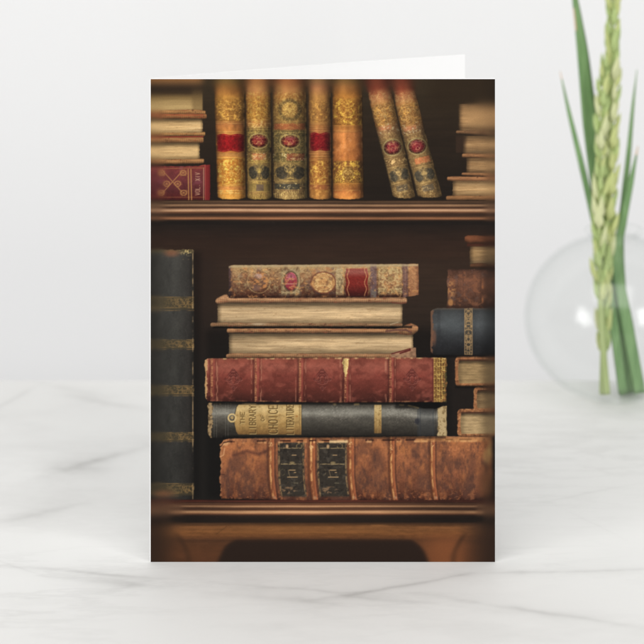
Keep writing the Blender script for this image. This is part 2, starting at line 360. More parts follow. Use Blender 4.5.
def oval(cy, rx, ry, bg=(84, 78, 44), y0=None, y1=None, c=(134, 30, 40), seed=5, rim=(150, 132, 88)):
    def f(w, u, v, hw, t):
        if y0 is not None:
            m = pair(v, y0, y1)*sm(-.2, .4, hw-.8-np.abs(u))
            w.p(m, c3(*bg)*(1+.2*fbm(u/1.5, v/1.5, seed, 3))[..., None], .85)
            w.p(filigree(u, v, seed+3, 2.0, .12)*m, c3(170, 148, 88), .35)
            ed = np.maximum(band(v, y0+.8, .22), band(v, y1-.8, .22))*sm(-.2, .5, hw-1.4-np.abs(u)); ed = np.maximum(ed, band(np.abs(u), hw-1.8, .22)*pair(v, y0+.6, y1-.6))
            w.p(ed, c3(190, 162, 96), .6)
        w.p(ell(u, v, 0, cy, rx+2.1, ry+2.1), c3(*rim)*.8, .75); w.p(ring(u, v, 0, cy, rx+1.8, ry+1.8, .35), c3(190, 170, 118), .6)
        o = ell(u, v, 0, cy, rx, ry); w.p(ring(u, v, 0, cy, rx+.4, ry+.4, .35), c3(66, 34, 26), .8)
        w.p(o, c3(*c)*(1+.2*fbm(u/2, v/2, seed+1, 3))[..., None])
        w.p(o*sm(cy+ry*.1, cy-ry, v)*sm(.3, .9, fbm(u/3, v/1.5, seed+2, 2)+.5), c3(212, 120, 116), .45)
        w.p(ring(u, v, 0, cy+.2, rx*.42, ry*.5, .22)*(u > -rx*.3)+seg(u, v, [(-2, cy+2.2), (0, cy-.2), (2.4, cy+2)], .25), c3(214, 142, 130), .6)
        w.p(seg(u, v, [(-rx*.6, cy-ry*.62), (0, cy-ry*.82), (rx*.6, cy-ry*.6)], .22), c3(226, 180, 166), .55)
        w.mul(1-.45*o*sm(.55, 1.0, np.hypot(u/rx, (v-cy)/ry))); w.h(o*1.6)
    return f
def urn(y0, y1, bg=(62, 62, 50), lt=(206, 172, 98), seed=6, k=1.0, bgs=.95):
    def f(w, u, v, hw, t):
        m = pair(v, y0, y1)*sm(-.2, .4, hw-1.2-np.abs(u)); cy = (y0+y1)/2; H = (y1-y0)/2
        w.p(m, c3(134, 108, 68), .6)
        rr = np.hypot(u/(hw-1.8), (v-cy)/(H-1.2)); inn = np.maximum(ell(np.abs(u)+.5*vn(u, v, seed), v, hw.mean()*.50, cy+H*.08, hw.mean()*.36, H*.66, .5), .55*sm(1.0, .8, rr))
        w.p(inn*m, c3(*bg)*(1+.25*fbm(u/1.6, v/1.6, seed+1, 3))[..., None], bgs)
        q = np.abs(u)*k
        g = ell(q, v, 0, cy-H*.22, 3.0, 3.6, .3)*(v > cy-H*.34)
        g = np.maximum(g, seg(q, v, [(0, cy-H*.35), (2.7, cy-H*.36)], .35)); g = np.maximum(g, seg(q, v, [(0, cy), (0, cy+H*.55)], .42))
        g = np.maximum(g, seg(q, v, [(0, cy+H*.62), (2.2, cy+H*.66)], .5)); g = np.maximum(g, .8*seg(q, v, [(2.2, cy-H*.3), (4.0, cy-H*.55), (4.3, cy-H*.2), (2.2, cy+H*.05)], .26))
        g = np.maximum(g, seg(q, v, [(0, cy-H*.35), (0, cy-H*.82)], .35)); g = np.maximum(g, seg(q, v, [(.5, cy-H*.45), (2, cy-H*.78), (3.3, cy-H*.7)], .28))
        g = np.maximum(g, .9*seg(q, v, [(hw*k*.62, cy+H*.75), (hw*k*.84, cy+H*.35), (hw*k*.8, cy-H*.1)], .3)); g = np.maximum(g, .8*filigree(u, v, seed+2, 1.9, .13)*(1-inn))
        g = np.maximum(g, .3*filigree(u, v, seed+7, 2.2, .09))
        fr = np.maximum(band(v, y0+.5, .3), band(v, y1-.5, .3))*sm(-.2, .4, hw-1-np.abs(u)); fr = np.maximum(fr, band(np.abs(u), hw-1.5, .28)*pair(v, y0, y1))
        g = np.maximum(g, fr)*np.clip(.8+.6*fbm(u/2, v/2, seed+3, 2), 0, 1)
        w.p(g, c3(*lt), .85); w.h(g*.7)
    return f
def flutes(y0, y1, c=(206, 168, 96), sp=1.5, seed=8):
    def f(w, u, v, hw, t):
        m = pair(v, y0, y1)*sm(-.2, .5, hw-.6-np.abs(u)); g = .5+.5*np.sin(u*2*math.pi/sp+fbm(u/2, v/2, seed, 2)*2)
        w.p(m*g*np.clip(.6+fbm(u/2, v/3, seed+1, 3), 0, 1), c3(*c), .75); w.p(m*(1-g), c3(74, 54, 30), .3); w.h(m*g*.6)
    return f
def bits(y0, y1, seed, c=(232, 204, 150), thr=.45, a=.8, sc=1.3):
    def f(w, u, v, hw, t):
        w.p(pair(v, y0, y1)*sm(thr, thr+.3, fbm(u/sc, v/sc, seed, 3)), c3(*c), a)
    return f

ID_B1 = reg('printed_book', 'printed golden spine with bright red label, first upright book on the left')
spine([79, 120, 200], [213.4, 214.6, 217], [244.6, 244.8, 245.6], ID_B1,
  [(79, (98, 80, 44)), (84, (120, 84, 44)), (92, (156, 104, 52)), (97, (176, 122, 56)), (120, (160, 108, 54)), (124, (172, 108, 60)), (133, (184, 118, 58)), (152, (176, 110, 50)), (156, (212, 138, 60)), (184, (200, 132, 54)), (190, (218, 148, 66)), (200, (224, 158, 70))],
  [lace(95, 121, 101, (226, 172, 88), (120, 82, 34), .8, 2.8, fade=(94, 104)), lines([122, 123.6, 131.8, 133.4], a=.6), red_label(134.4, 151.4, (132, 20, 24), 104),
   lines([152.4], (200, 130, 70), .6), patch(153, 157, (168, 124, 78), .5, seed=106), lace(158.5, 184, 107, (248, 204, 108), (150, 88, 28), .9, 2.6), lines([158, 184.6, 186], (240, 196, 110), .7), patch(186.5, 190, (206, 132, 76), .6, seed=109),
   lines([191, 193.4], (246, 206, 120), .6), bits(190, 199, 111, (246, 204, 120), .3, .5, 2.2), bits(186, 199, 113, (150, 90, 40), .4, .4, 2)], 100)
ID_B2 = reg('printed_book', 'printed tan spine with a small red oval, second upright book from the left')
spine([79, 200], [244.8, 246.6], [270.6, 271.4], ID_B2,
  [(79, (132, 76, 46)), (90, (164, 108, 68)), (98, (168, 112, 54)), (118, (160, 108, 48)), (124, (162, 108, 58)), (130, (104, 84, 50)), (150, (100, 82, 48)), (153, (110, 84, 52)), (161, (128, 100, 56)), (183, (122, 98, 60)), (193, (146, 112, 68)), (200, (140, 116, 64))],
  [lace(96, 119, 121, (206, 152, 70), (116, 78, 34), .75, 2.6, fade=(94, 106)), lines([119.5, 121], a=.6), bits(121, 128, 122, (222, 180, 120), .2, .7), lines([127.5, 129.6], (190, 160, 96), .7),
   oval(141, 8.2, 5.8, (92, 78, 46), 131.5, 151.2, (112, 26, 34), 123, (160, 128, 84)), patch(153.5, 160, (178, 104, 72), .8, -.55, .55, 124), bits(153, 160.5, 125, (206, 190, 140), .35, .7), lines([152.3, 161.2], (178, 150, 84), .7),
   urn(162, 182, (62, 58, 50), (212, 178, 92), 126), patch(184, 191.5, (140, 118, 66), .8, seed=127), patch(184.6, 191, (98, 82, 74), .8, -.25, .35, 128), lines([183.2, 192.2], (206, 170, 92), .7), flutes(193, 199, (210, 172, 92), 1.6, 129)], 120)
ID_B3 = reg('printed_book', 'printed wide olive spine with a small red oval and a gold urn, third upright book')
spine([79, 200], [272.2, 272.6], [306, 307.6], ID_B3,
  [(79, (118, 62, 36)), (90, (150, 98, 60)), (97, (150, 102, 52)), (120, (138, 102, 56)), (131, (92, 78, 48)), (152, (90, 80, 50)), (161, (92, 80, 50)), (183, (92, 78, 56)), (190, (110, 86, 60)), (200, (150, 122, 76))],
  [lace(96, 121, 141, (186, 150, 84), (90, 70, 40), .6, 2.6, fade=(94, 106)), lambda w, u, v, hw, t: (w.p(ring(u, v, 0, 110, 10, 9.5, 1.8, 1.2), c3(72, 62, 42), .6), w.p(ell(u, v, 0, 109.5, 7, 7)*filigree(u, v, 142, 2.2), c3(210, 170, 92), .8)),
   lines([121, 122.2, 130.5], (176, 134, 78), .7), patch(123.4, 129.6, (160, 84, 52), .75, -.95, .9, 143), oval(141.5, 8.3, 5.4, (92, 80, 52), 131.5, 152, (108, 30, 36), 144, (120, 104, 66)),
   patch(153.5, 160.5, (128, 64, 48), .8, -.2, .85, 145), bits(153, 161, 146, (216, 200, 156), .35, .75), lines([152.6, 161.4], (170, 146, 90), .6), urn(162.5, 182, (60, 55, 47), (206, 170, 96), 147, .75),
   patch(184, 189.5, (68, 66, 58), .9, -.9, .55, 148), bits(183, 190, 149, (190, 176, 140), .5, .5), lines([183, 190.2], (170, 140, 84), .6), bits(183, 199, 150, (230, 196, 120), .5, .8, 2.0), flutes(191, 199, (222, 188, 120), 1.9, 151),
   lambda w, u, v, hw, t: w.p(band(t, .9, .05, .05)*sm(120, 150, v), c3(188, 172, 120), .6)], 140)
ID_B4 = reg('printed_book', 'printed narrow tan spine with dark red label, fourth upright book')
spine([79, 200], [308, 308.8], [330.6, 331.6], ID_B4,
  [(79, (120, 92, 58)), (86, (146, 96, 66)), (96, (164, 116, 64)), (122, (156, 106, 56)), (132, (158, 100, 60)), (152, (156, 100, 58)), (162, (160, 104, 52)), (184, (172, 114, 54)), (200, (176, 120, 62))],
  [lace(97, 122, 161, (204, 154, 84), (108, 74, 38), .7, 2.3, fade=(94, 106)), lines([122.5, 124, 126.4, 128.6, 131], (208, 160, 92), .55), red_label(133, 150.4, (116, 22, 28), 162), lines([152, 154, 156.6, 159], (222, 172, 98), .6),
   lace(161, 184, 163, (228, 182, 92), (128, 74, 34), .8, 2.5), lines([160.4, 184.4], (220, 170, 92), .6), patch(185, 189.5, (148, 84, 54), .6, seed=164), bits(184, 199, 165, (224, 164, 88), .3, .5, 2)], 160)
ID_B5 = reg('printed_book', 'printed orange spine with a plain label, last of the upright books')
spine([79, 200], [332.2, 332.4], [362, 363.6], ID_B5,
  [(79, (96, 76, 42)), (86, (150, 100, 56)), (96, (170, 112, 50)), (124, (172, 112, 52)), (131, (180, 114, 60)), (133, (190, 118, 64)), (158, (184, 112, 58)), (161, (178, 110, 54)), (184, (184, 120, 54)), (190, (180, 108, 58)), (200, (212, 134, 66))],
  [lace(97, 125, 181, (240, 184, 82), (104, 66, 26), .9, 2.7, fade=(94, 104)), lines([126, 130.6, 131.8], (222, 160, 90), .5), bits(133, 159, 182, (222, 150, 98), .4, .35, 3), bits(150, 160, 183, (150, 84, 48), .35, .4, 2),
   lace(161, 183, 184, (240, 186, 82), (84, 62, 36), .95, 2.5, False), lambda w, u, v, hw, t: (w.p(ell(u, v, 0, 173.5, 6, 7)*.9, c3(104, 74, 36), .7), w.p(ell(u, v, 0, 173.5, 6, 7)*filigree(u, v, 186, 2, .14), c3(206, 166, 92), .9)),
   lines([184, 190.4], (226, 170, 92), .6), flutes(185, 190, (196, 130, 70), 1.2, 187), bits(190, 199, 188, (236, 160, 84), .1, .6, 3)], 180)
LB = [(79, (84, 30, 22)), (88, (98, 38, 28)), (92, (130, 72, 48)), (98, (166, 112, 74)), (106, (170, 116, 62)), (122, (158, 106, 56)), (130, (126, 92, 64)), (140, (114, 90, 58)), (160, (124, 96, 62)), (184, (118, 94, 62)), (199, (128, 100, 62))]
def lean_parts(s, cy, hl):
    return [lace(103, 124, s+1, (206, 152, 84), (96, 72, 44), .85, 2.2, False, fade=(100, 108)), patch(125.5, 129.5, (176, 106, 76), .7, -.75, .35, s+2), bits(123, 133, s+3, (206, 196, 166), .45, .7, 1.6), lines([134, 156], (160, 140, 96), .5),
      oval(cy, 8.1, 6.2, None, None, None, (116, 32, 42), s+4, (136, 122, 86)), lines([139.5, 156.8], (150, 132, 92), .5),
      (bits(158.5, 164, s+5, (240, 198, 132), .1, .75, 1.8) if hl else patch(157.5, 163.5, (196, 112, 72), .85, -.5, .8, s+5)),
      urn(166, 183, (66, 64, 58), (198, 164, 106), s+6, .95, .85), patch(185, 191, (88, 80, 70), .7, -.5, .5, s+7), bits(184, 198, s+8, (206, 176, 120), .4, .6, 1.6), bits(166, 198, s+9, (70, 58, 42), .5, .5, 2.4)]
ID_B6 = reg('printed_book', 'printed olive spine leaning left with a red oval, nearer to the upright row')
spine([79, 109, 130, 163, 199.6], [364.6, 371, 376, 384.6, 393.4], [389.6, 395.2, 399.7, 408, 416], ID_B6, LB, lean_parts(200, 147.5, True), 201, -.22, bot=198.4, edge=.35, dark=(60, 52, 38))
ID_B7 = reg('printed_book', 'printed olive spine leaning left with a red oval, beside the dark gap')
spine([79, 109, 130, 163, 199], [390.6, 396.2, 400.7, 409, 418], [412.6, 419.6, 424.8, 433.6, 443.2], ID_B7, LB, lean_parts(220, 146.4, False), 221, -.22, bot=197.8, edge=.35, dark=(60, 52, 38))

# -- books lying with their page edges to the viewer -----------------------------
def pages(x0, x1, y0, y1, idn, c=(196, 166, 120), seed=0, lr=None, soft=.3, shade=.5, curve=0):
    w = Win(x0-3, y0-1, x1+3, y1+1); X, Y = w.X, w.Y
    n = fbm(X/26, Y/.55, seed, 4)*.13+fbm(X/9, Y/1.2, seed+3, 3)*.07+fbm(X/60, Y/5, seed+6, 2)*.10
    w.C = c3(*c)*(1+n)[..., None]*np.ones(X.shape+(3,))
    st = fbm(X/40, Y/.4, seed+8, 2); w.p(sm(.3, .9, st), c3(130, 98, 66), .26); w.p(sm(.4, .9, -st), c3(232, 204, 160), .26)
    w.p(sm(.72, .95, fbm(X/4, Y/1.5, seed+9, 3)), c3(130, 96, 60), .25)
    k = (Y-y0)/(y1-y0); w.mul(1.02-shade*sm(.34, 0, k)-.34*sm(.62, 1, k)+.08*band(k, .5, .12, .2))
    w.mul(1-.35*sm(x0+5, x0, X)-.3*sm(x1-3, x1, X))
    e0 = x0+curve*np.sin(np.clip(k, 0, 1)*math.pi)+fbm(Y*1.3, Y*0, seed+2, 2)*.3; e1 = x1+fbm(Y*1.3, Y*0, seed+4, 2)*.3
    w.put(sm(-soft, soft, X-e0)*sm(-soft, soft, e1-X)*aa(Y-y0)*aa(y1-Y), idn)
def board(pts_top, pts_bot, idn, c=(186, 134, 94), seed=0, bead=True, hi=1.0):
    x0, x1 = pts_top[0][0], pts_top[-1][0]
    ys = [p[1] for p in pts_top+pts_bot]
    w = Win(x0-2, min(ys)-2, x1+2, max(ys)+2); X, Y = w.X, w.Y
    a = np.interp(X, [p[0] for p in pts_top], [p[1] for p in pts_top]); b = np.interp(X, [p[0] for p in pts_bot], [p[1] for p in pts_bot])
    k = np.clip((Y-a)/np.maximum(b-a, .5), 0, 1)
    w.C = c3(*c)*np.array([.74, .71, .68])*(1+.14*fbm(X/7, Y/1.5, seed, 4))[..., None]*np.ones(X.shape+(3,))
    w.mul(1.12-.12*k+.18*hi*band(k, .3, .18, .2)-.42*sm(.6, 1, k)-.25*sm(.15, 0, k))
    if bead: w.mul(1+.10*np.sin(X*2*math.pi/1.9)*sm(.1, .4, k)); w.p(sm(.5, .8, fbm(X/5, Y/1, seed+4, 3)), c3(150, 74, 50), .5)
    w.p(sm(.62, .9, fbm(X/3, Y/1.4, seed+6, 3)), c3(80, 50, 36), .5)
    j = fbm(X/2.5, Y*0, seed+7, 3)*.25
    rnd = sm(0, 1.1, X-x0)*sm(0, 1.1, x1-X)
    w.put(aa(Y-a+j-(1-rnd)*.7)*aa(b-Y+j-(1-rnd)*.7)*aa(X-x0)*aa(x1-X), idn)
# top left stack
ID_L1 = reg('printed_book', 'printed topmost book of the upper left stack, page edges in shadow')
ID_L2 = reg('printed_book', 'printed pale book second from the top of the upper left stack')
ID_L3 = reg('printed_book', 'printed pale book resting on the red volume in the upper left stack')
w = Win(PX0, PY0, 206, 112); X, Y = w.X, w.Y
w.C = ramp(Y, [(79, (150, 104, 60)), (82, (132, 98, 62)), (84, (74, 54, 38)), (88, (50, 38, 28)), (93, (62, 48, 32)), (97, (120, 98, 62)), (102, (168, 140, 94)), (108, (186, 156, 106)), (112, (150, 120, 80))])
w.mul(1+.06*fbm(X/20, Y/.8, 301, 4)); w.p(sm(189, 194, X)*sm(84, 95, Y), c3(104, 84, 54), .5)
w.put(sm(-.8, .8, 202-X)*np.ones_like(X), ID_L1)
board([(148, 110.4), (195, 109.5), (205, 110.6)], [(148, 114), (205, 114.6)], ID_L1, (188, 140, 92), 302)
board([(148, 113.6), (206, 113.8)], [(148, 119), (206, 118.8)], ID_L2, (176, 122, 80), 303)
w = Win(150, 113, 206, 117); w.fill(c3(158, 74, 50)); w.put(band(w.Y, 114.8+fbm(w.X/20, w.Y*0, 304, 2)*.3, .35)*aa(203-w.X), ID_L2)
pages(146, 202, 118.6, 133.4, ID_L2, (202, 166, 116), 305, shade=.6)
board([(148, 132.6), (198, 132.6), (204.6, 131.6)], [(148, 136.4), (204.6, 136)], ID_L2, (186, 142, 92), 306)
board([(148, 137.4), (203, 137.2)], [(148, 143.4), (203, 143)], ID_L3, (178, 132, 88), 307)
w = Win(150, 134, 206, 140); w.fill(c3(140, 58, 44)); w.put(band(w.Y, 136.9-(w.X-175)*.012, .6)*aa(203-w.X), ID_L3)
pages(146, 199, 142.8, 160.6, ID_L3, (202, 166, 116), 308, shade=.6)
board([(148, 159.6), (196, 159), (203.4, 158.4)], [(148, 164.6), (203.6, 163.6)], ID_L3, (184, 138, 92), 309)
# red volume
ID_L4 = reg('printed_book', 'printed dark red volume with gold flourishes lying at the bottom of the upper left stack')
w = Win(148, 163, 212, 202); X, Y = w.X, w.Y
w.C = ramp(Y+(X-180)*-.02, [(164, (150, 66, 56)), (167, (120, 52, 50)), (171, (112, 52, 54)), (180, (106, 50, 54)), (190, (92, 42, 46)), (198, (84, 32, 32)), (201, (60, 22, 22))])
w.mul(1+.10*fbm(X/4, Y/4, 320, 4)+.06*fbm(X, Y, 321, 2)); w.p(sm(.5, .9, fbm(X/9, Y/7, 322, 3)), c3(128, 70, 84), .5)
w.p(sm(203.6, 205.4, X), c3(128, 38, 40), .85); w.p(sm(206.5, 210, X), c3(92, 22, 24), .7); w.p(band(X, 204.6, .4, .5), c3(230, 130, 110), .4)
gl = c3(196, 150, 84)
for xx in (187.8, 190.6): w.p(band(X, xx+(Y-183)*.02, .5)*aa(Y-169), gl, .8)
w.p(band(Y, 168.4-(X-180)*.02, .28)*aa(204-X), gl, .55); w.p(band(X, 203, .3)*aa(Y-168), c3(230, 190, 150), .7); w.p(band(Y, 197.4, .3)*aa(204-X), gl, .4)
orn = np.maximum(seg(X, Y, [(163, 172), (181, 192)], .4), seg(X, Y, [(181, 172), (162, 193)], .4))
for cx, cy in ((182.5, 173), (183, 193), (161, 173), (160.5, 193), (177, 184), (166, 184)):
    orn = np.maximum(orn, ring(X, Y, cx, cy, 2.9, 2.5, .4)); orn = np.maximum(orn, ell(X, Y, cx, cy, 1.2, 1.1)*.8); orn = np.maximum(orn, .7*filigree((X-cx), Y, 330, 1.6, .16)*ell(X, Y, cx, cy, 4.4, 3.8))
w.p(orn, gl, .75); w.h(orn*.5)
w.p(text_up(X, Y, 'VOL. XIV', 197, 183.6, 2.9, 4.4, .26), c3(220, 184, 150), .8)
w.relief(.12)
jag = fbm(X/2, Y/2, 333, 2)*.25
w.put(aa(209.6-X-.6*sm(196, 200, Y)+jag)*aa(Y-(166.3-1.6*sm(196, 204, X))+jag)*aa(200.3-Y+jag), ID_L4)
# upper right stack
ID_R1 = reg('printed_book', 'printed blurred tan book on top of the upper right stack')
ID_R2 = reg('printed_book', 'printed book second from the top of the upper right stack')
ID_R3 = reg('printed_book', 'printed book third from the top of the upper right stack')
ID_R4 = reg('printed_book', 'printed book at the bottom of the upper right stack with a projecting cover')
pages(459, 499, 104, 131, ID_R1, (168, 130, 90), 340, soft=1.4, shade=.25)
board([(456, 130.6), (462, 130.4), (499, 132)], [(456, 133.6), (499, 136)], ID_R1, (140, 108, 80), 341, False)
pages(463, 499, 136, 154.5, ID_R2, (146, 114, 80), 342, soft=.9, shade=.35)
w = Win(456, 134, 470, 152); w.fill(c3(60, 44, 34)); w.put(.8*sm(470, 463, w.X+.25*(w.Y-136))*sm(134, 138, w.Y), 0)
board([(462, 153.8), (468, 153.4), (499, 154.6)], [(462, 157.6), (499, 158.6)], ID_R2, (170, 126, 90), 343, False)
pages(466.4, 499, 158, 173.6, ID_R3, (152, 118, 82), 344, soft=.7, shade=.35)
board([(461.6, 172.6), (499, 173.4)], [(461.6, 175.6), (499, 177.2)], ID_R3, (160, 118, 84), 345, False)
board([(447, 177), (452, 176.4), (499, 177)], [(447, 180.6), (453, 181.6), (499, 181.8)], ID_R4, (176, 128, 92), 346, False)
pages(452.6, 499, 181, 196.6, ID_R4, (168, 134, 94), 347, shade=.4)
board([(446, 196), (452, 195.6), (499, 196)], [(446, 200.4), (499, 200.4)], ID_R4, (172, 128, 88), 348, False)

# -- tall dark book on the left ----------------------------------------------------
shade_into(186, 252, 200, 500, 5, .35)
ID_C1 = reg('printed_book', 'printed tall dark slate book with gold bands standing on the left')
w = Win(148, 248, 196, 502); X, Y = w.X, w.Y
w.C = ramp(X, [(150, (47, 46, 44)), (162, (60, 60, 59)), (176, (65, 65, 64)), (188, (54, 52, 51)), (193, (37, 35, 33))])
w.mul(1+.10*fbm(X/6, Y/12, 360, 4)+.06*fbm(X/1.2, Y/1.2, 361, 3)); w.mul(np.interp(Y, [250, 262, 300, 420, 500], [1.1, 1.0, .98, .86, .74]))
w.p(sm(256, 249, Y), c3(96, 84, 54), .7); w.p(ell(X, Y, 171, 253.5, 7, 3.4, 2.5), c3(160, 96, 66), .5); w.p(sm(0.1, .7, fbm(X/1.4, Y/1.4, 362, 3))*sm(258, 252, Y)*sm(175, 186, X), c3(214, 190, 130), .8)
w.p(band(Y, 259.6, .4)*sm(.1, .5, fbm(X/6, Y*0, 369, 2)), c3(150, 124, 76), .7)
for i, (b0, b1) in enumerate([(297, 311), (340, 350), (386, 396.5), (433, 442.5), (484, 497)]):
    k = (Y-b0)/(b1-b0); m = pair(Y, b0, b1); f = filigree(X-150, Y, 364+i, 2.2, .2, False)
    fad = sm(150, 186, X)
    w.p(m*band(k, .45, .5, .1), c3(84, 72, 46), .5); w.p(m*f*band(k, .45, .33, .05)*fad, c3(168, 132, 80), .6)
    for q in (.04, .8, 1.0): w.p(band(Y, b0+(b1-b0)*q, .34)*np.clip(.6+fbm(X/5, Y*0, 370+i, 3), 0, 1), c3(168, 130, 78), .6)
    w.h(m*.5)
w.p(ell(X, Y, 163, 495, 9, 3.5, 3), c3(150, 88, 60), .45)
w.p(scratches(w, 90, 372, (150, 262, 193, 500), (1, 9), .12, 1.5), c3(150, 150, 140), .3); w.p(scratches(w, 60, 373, (150, 262, 193, 500), (1, 5), .12), c3(28, 28, 28), .4)
w.p(band(X, 192.2, .45, .4)*np.clip(.35+fbm(X*0, Y/6, 374, 3), 0, 1), c3(190, 160, 120), .8)
w.relief(.12)
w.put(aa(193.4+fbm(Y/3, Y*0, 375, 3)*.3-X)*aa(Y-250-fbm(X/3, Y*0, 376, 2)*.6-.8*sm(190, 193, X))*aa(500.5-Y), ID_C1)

# -- centre stack ---------------------------------------------------------------------
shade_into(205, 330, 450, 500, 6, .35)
def lying(x0, x1, top, bot, idn, seed, prof, paint, leftj=.4, rightj=.4, id_only=False):
    ty = [p[1] for p in top]; by = [p[1] for p in bot]
    w = Win(x0-3, min(ty)-2, x1+3, max(by)+2); X, Y = w.X, w.Y
    a = np.interp(X, [p[0] for p in top], ty); b = np.interp(X, [p[0] for p in bot], by)
    k = (Y-a)/(b-a); w.C = ramp(k, prof)
    paint(w, X, Y, k)
    l = x0+fbm(Y/6, Y*0, seed+50, 4, .6)*leftj; r = x1+fbm(Y/6, Y*0, seed+51, 4, .6)*rightj
    j = fbm(X/3, Y*0, seed+52, 3)*.25
    w.put(aa(X-l)*aa(r-X)*aa(Y-a+j)*aa(b-Y+j), idn)
def put_D1(w, X, Y, k):
    s = 400; u = X; v = Y
    w.mul(1+.14*fbm(X/5, Y/4, s, 4)+.08*fbm(X/1.1, Y/1.1, s+1, 3))
    w.p(sm(.1, .7, fbm(X/7, Y/5, s+2, 4)), c3(190, 118, 72), .6); w.p(sm(.3, .75, fbm(X/6+9, Y/6, s+3, 4)), c3(124, 100, 104), .5); w.p(sm(.35, .8, fbm(X/4+9, Y/4, s+13, 4)), c3(200, 166, 114), .5)
    fi = filigree(X-323, Y, s+4, 3.4, .2, False); fr = sm(.05, .16, k)*sm(.97, .86, k)
    w.p(fi*fr*sm(230, 234, X)*np.clip(.45+.9*fbm(X/6, Y/5, s+40, 3), 0, 1), c3(214, 184, 132), .7); w.h(fi*fr*.7); w.p(np.roll(fi, (1, 1), (0, 1))*fr*(1-fi), c3(84, 60, 44), .35)
    w.p(sm(233, 229, X), c3(72, 52, 60), .85); w.mul(np.interp(k, [0, .1, .3, .55, .8, 1], [.86, .98, .94, .84, .7, .54]))
    # flower
    fl = np.zeros_like(X)
    for q in range(7):
        t = q*.9; fl = np.maximum(fl, ell(X, Y, 260+4.4*math.cos(t), 281+6*math.sin(t), 3.3, 3.2, .8))
    fl = fl*sm(-.5, .1, fbm(X/2.2, Y/2.2, s+60, 3)); w.p(fl, c3(212, 134, 72), .8); w.p(ell(X, Y, 258, 276.5, 4, 2.5, 1), c3(204, 168, 168), .6); w.p(ell(X, Y, 256, 288, 4.5, 3.2, 1.4), c3(112, 82, 76), .75); w.p(seg(X, Y, [(250, 279), (256, 284), (262, 288)], .5, .6), c3(90, 66, 50), .8)
    w.p(ring(X, Y, 258.5, 281.5, 11.5, 12, .35), c3(210, 180, 120), .5)
    # framed oval
    m = pair(X, 280.8, 299.6)*fr; w.p(m, c3(134, 114, 80), .75); w.p(filigree(X-290.3, Y, s+6, 2, .16)*m, c3(206, 182, 134), .7)
    w.p(ring(X, Y, 290.3, 281.8, 8.6, 11.4, .8, .5), c3(170, 148, 108), .8); w.p(ring(X, Y, 290.3, 281.8, 7, 9.8, .7, .4), c3(84, 62, 50), .7)
    o = ell(X, Y, 290.3, 281.8, 6.3, 9); w.p(o, c3(156, 48, 64)); w.p(o*ell(X, Y, 290.3, 277, 4.4, 3.4, 2), c3(206, 120, 150), .6); w.p(o*band(Y, 284.3, .35), c3(236, 180, 150), .8); w.p(o*band(Y, 280, .25)*sm(.0, .4, vn(X, Y, 3)), c3(226, 160, 150), .5); w.p(o*sm(286, 291, Y), c3(120, 24, 34), .6); w.h(o*1.4)
    # roundel
    o = ell(X, Y, 323, 283, 12.2, 10.4, .6); w.p(o, c3(204, 142, 82), .8); w.p(o*filigree(X-323, Y, s+7, 2.4, .2), c3(236, 194, 124), .8); w.p(ring(X, Y, 323, 283, 12.4, 10.6, .55, .4), c3(122, 66, 48), .85); w.p(ring(X, Y, 323, 283, 9.4, 7.8, .3, .4), c3(150, 90, 54), .6)
    # pale band with tiny oval
    m = pair(X, 335.6, 343.4)*fr; w.p(m, c3(176, 152, 108), .8); w.p(ring(X, Y, 339.4, 283.5, 1.7, 4.2, .5), c3(96, 80, 58), .85); w.p(filigree(X-339.4, Y, s+8, 1.7, .18)*m, c3(216, 188, 136), .5)
    # red label
    wav = .9*np.cos((Y-283)/13*math.pi*2)
    m = sm(-.4, .4, X-(345.4+wav*.5))*sm(-.4, .4, 367.6-wav*.5-X)*sm(.1, .16, k)*sm(.985, .94, k)
    w.p(m, c3(134, 36, 30)); w.mul(1-m*.5*sm(.55, 1, k)); w.p(m*band(k, .22, .1, .1), c3(190, 130, 120), .5)
    w.p(m*np.maximum(band(X, 347.8+wav, .35), band(X, 365.2-wav, .35)), c3(222, 166, 104), .8); w.h(m*.8)
    w.p(pair(X, 370, 376.4), c3(106, 84, 98), .7); w.p(pair(X, 371, 375.6)*sm(.7, .85, k), c3(108, 104, 98), .7)
    m = pair(X, 378, 401.6)*fr; o = ell(X, Y, 390, 281, 9.5, 9, 1.5); w.p(m, c3(170, 138, 88), .4); w.p(o, c3(190, 122, 74), .6); w.p(filigree(X-390, Y, s+9, 2.1, .2)*m, c3(222, 196, 132), .75); w.p(ell(X, Y, 390, 279, 3.5, 3, 1), c3(132, 110, 70), .6)
    w.p(pair(X, 402.6, 407.6), c3(112, 80, 84), .75); w.p(band(X, 405, .3), c3(170, 130, 110), .6); w.p(sm(407.6, 409, X), c3(190, 124, 80), .7); w.p(sm(415, 419, X), c3(110, 66, 46), .7)
    w.p(sm(.2, .75, fbm(X/3, Y/3, s+70, 4))*sm(230, 234, X)*(np.abs(X-356.5) > 12), c3(98, 62, 48), .5); w.p(sm(.3, .8, fbm(X/3.5+8, Y/3, s+71, 4))*(np.abs(X-356.5) > 12), c3(222, 152, 84), .55)
    w.relief(.22); w.p(scratches(w, 90, s+30, (229, 265, 419, 298), (.7, 4), .13), c3(238, 214, 170), .4); w.p(scratches(w, 70, s+31, (229, 265, 419, 298), (.7, 4), .13), c3(70, 46, 36), .45)
    w.p(band(k, .035, .035, .03), c3(206, 186, 140), .6)
ID_D1 = reg('printed_book', 'printed ornate gilded book lying on top of the centre stack')
D1P = [(0, (150, 120, 84)), (.08, (176, 140, 92)), (.35, (172, 124, 84)), (.7, (146, 94, 64)), (.9, (126, 68, 46)), (1, (84, 42, 30))]
ID_D2 = reg('printed_book', 'printed book with cream page edges just under the ornate book')
ID_D3 = reg('printed_book', 'printed book with cream page edges and a torn corner above the red book')
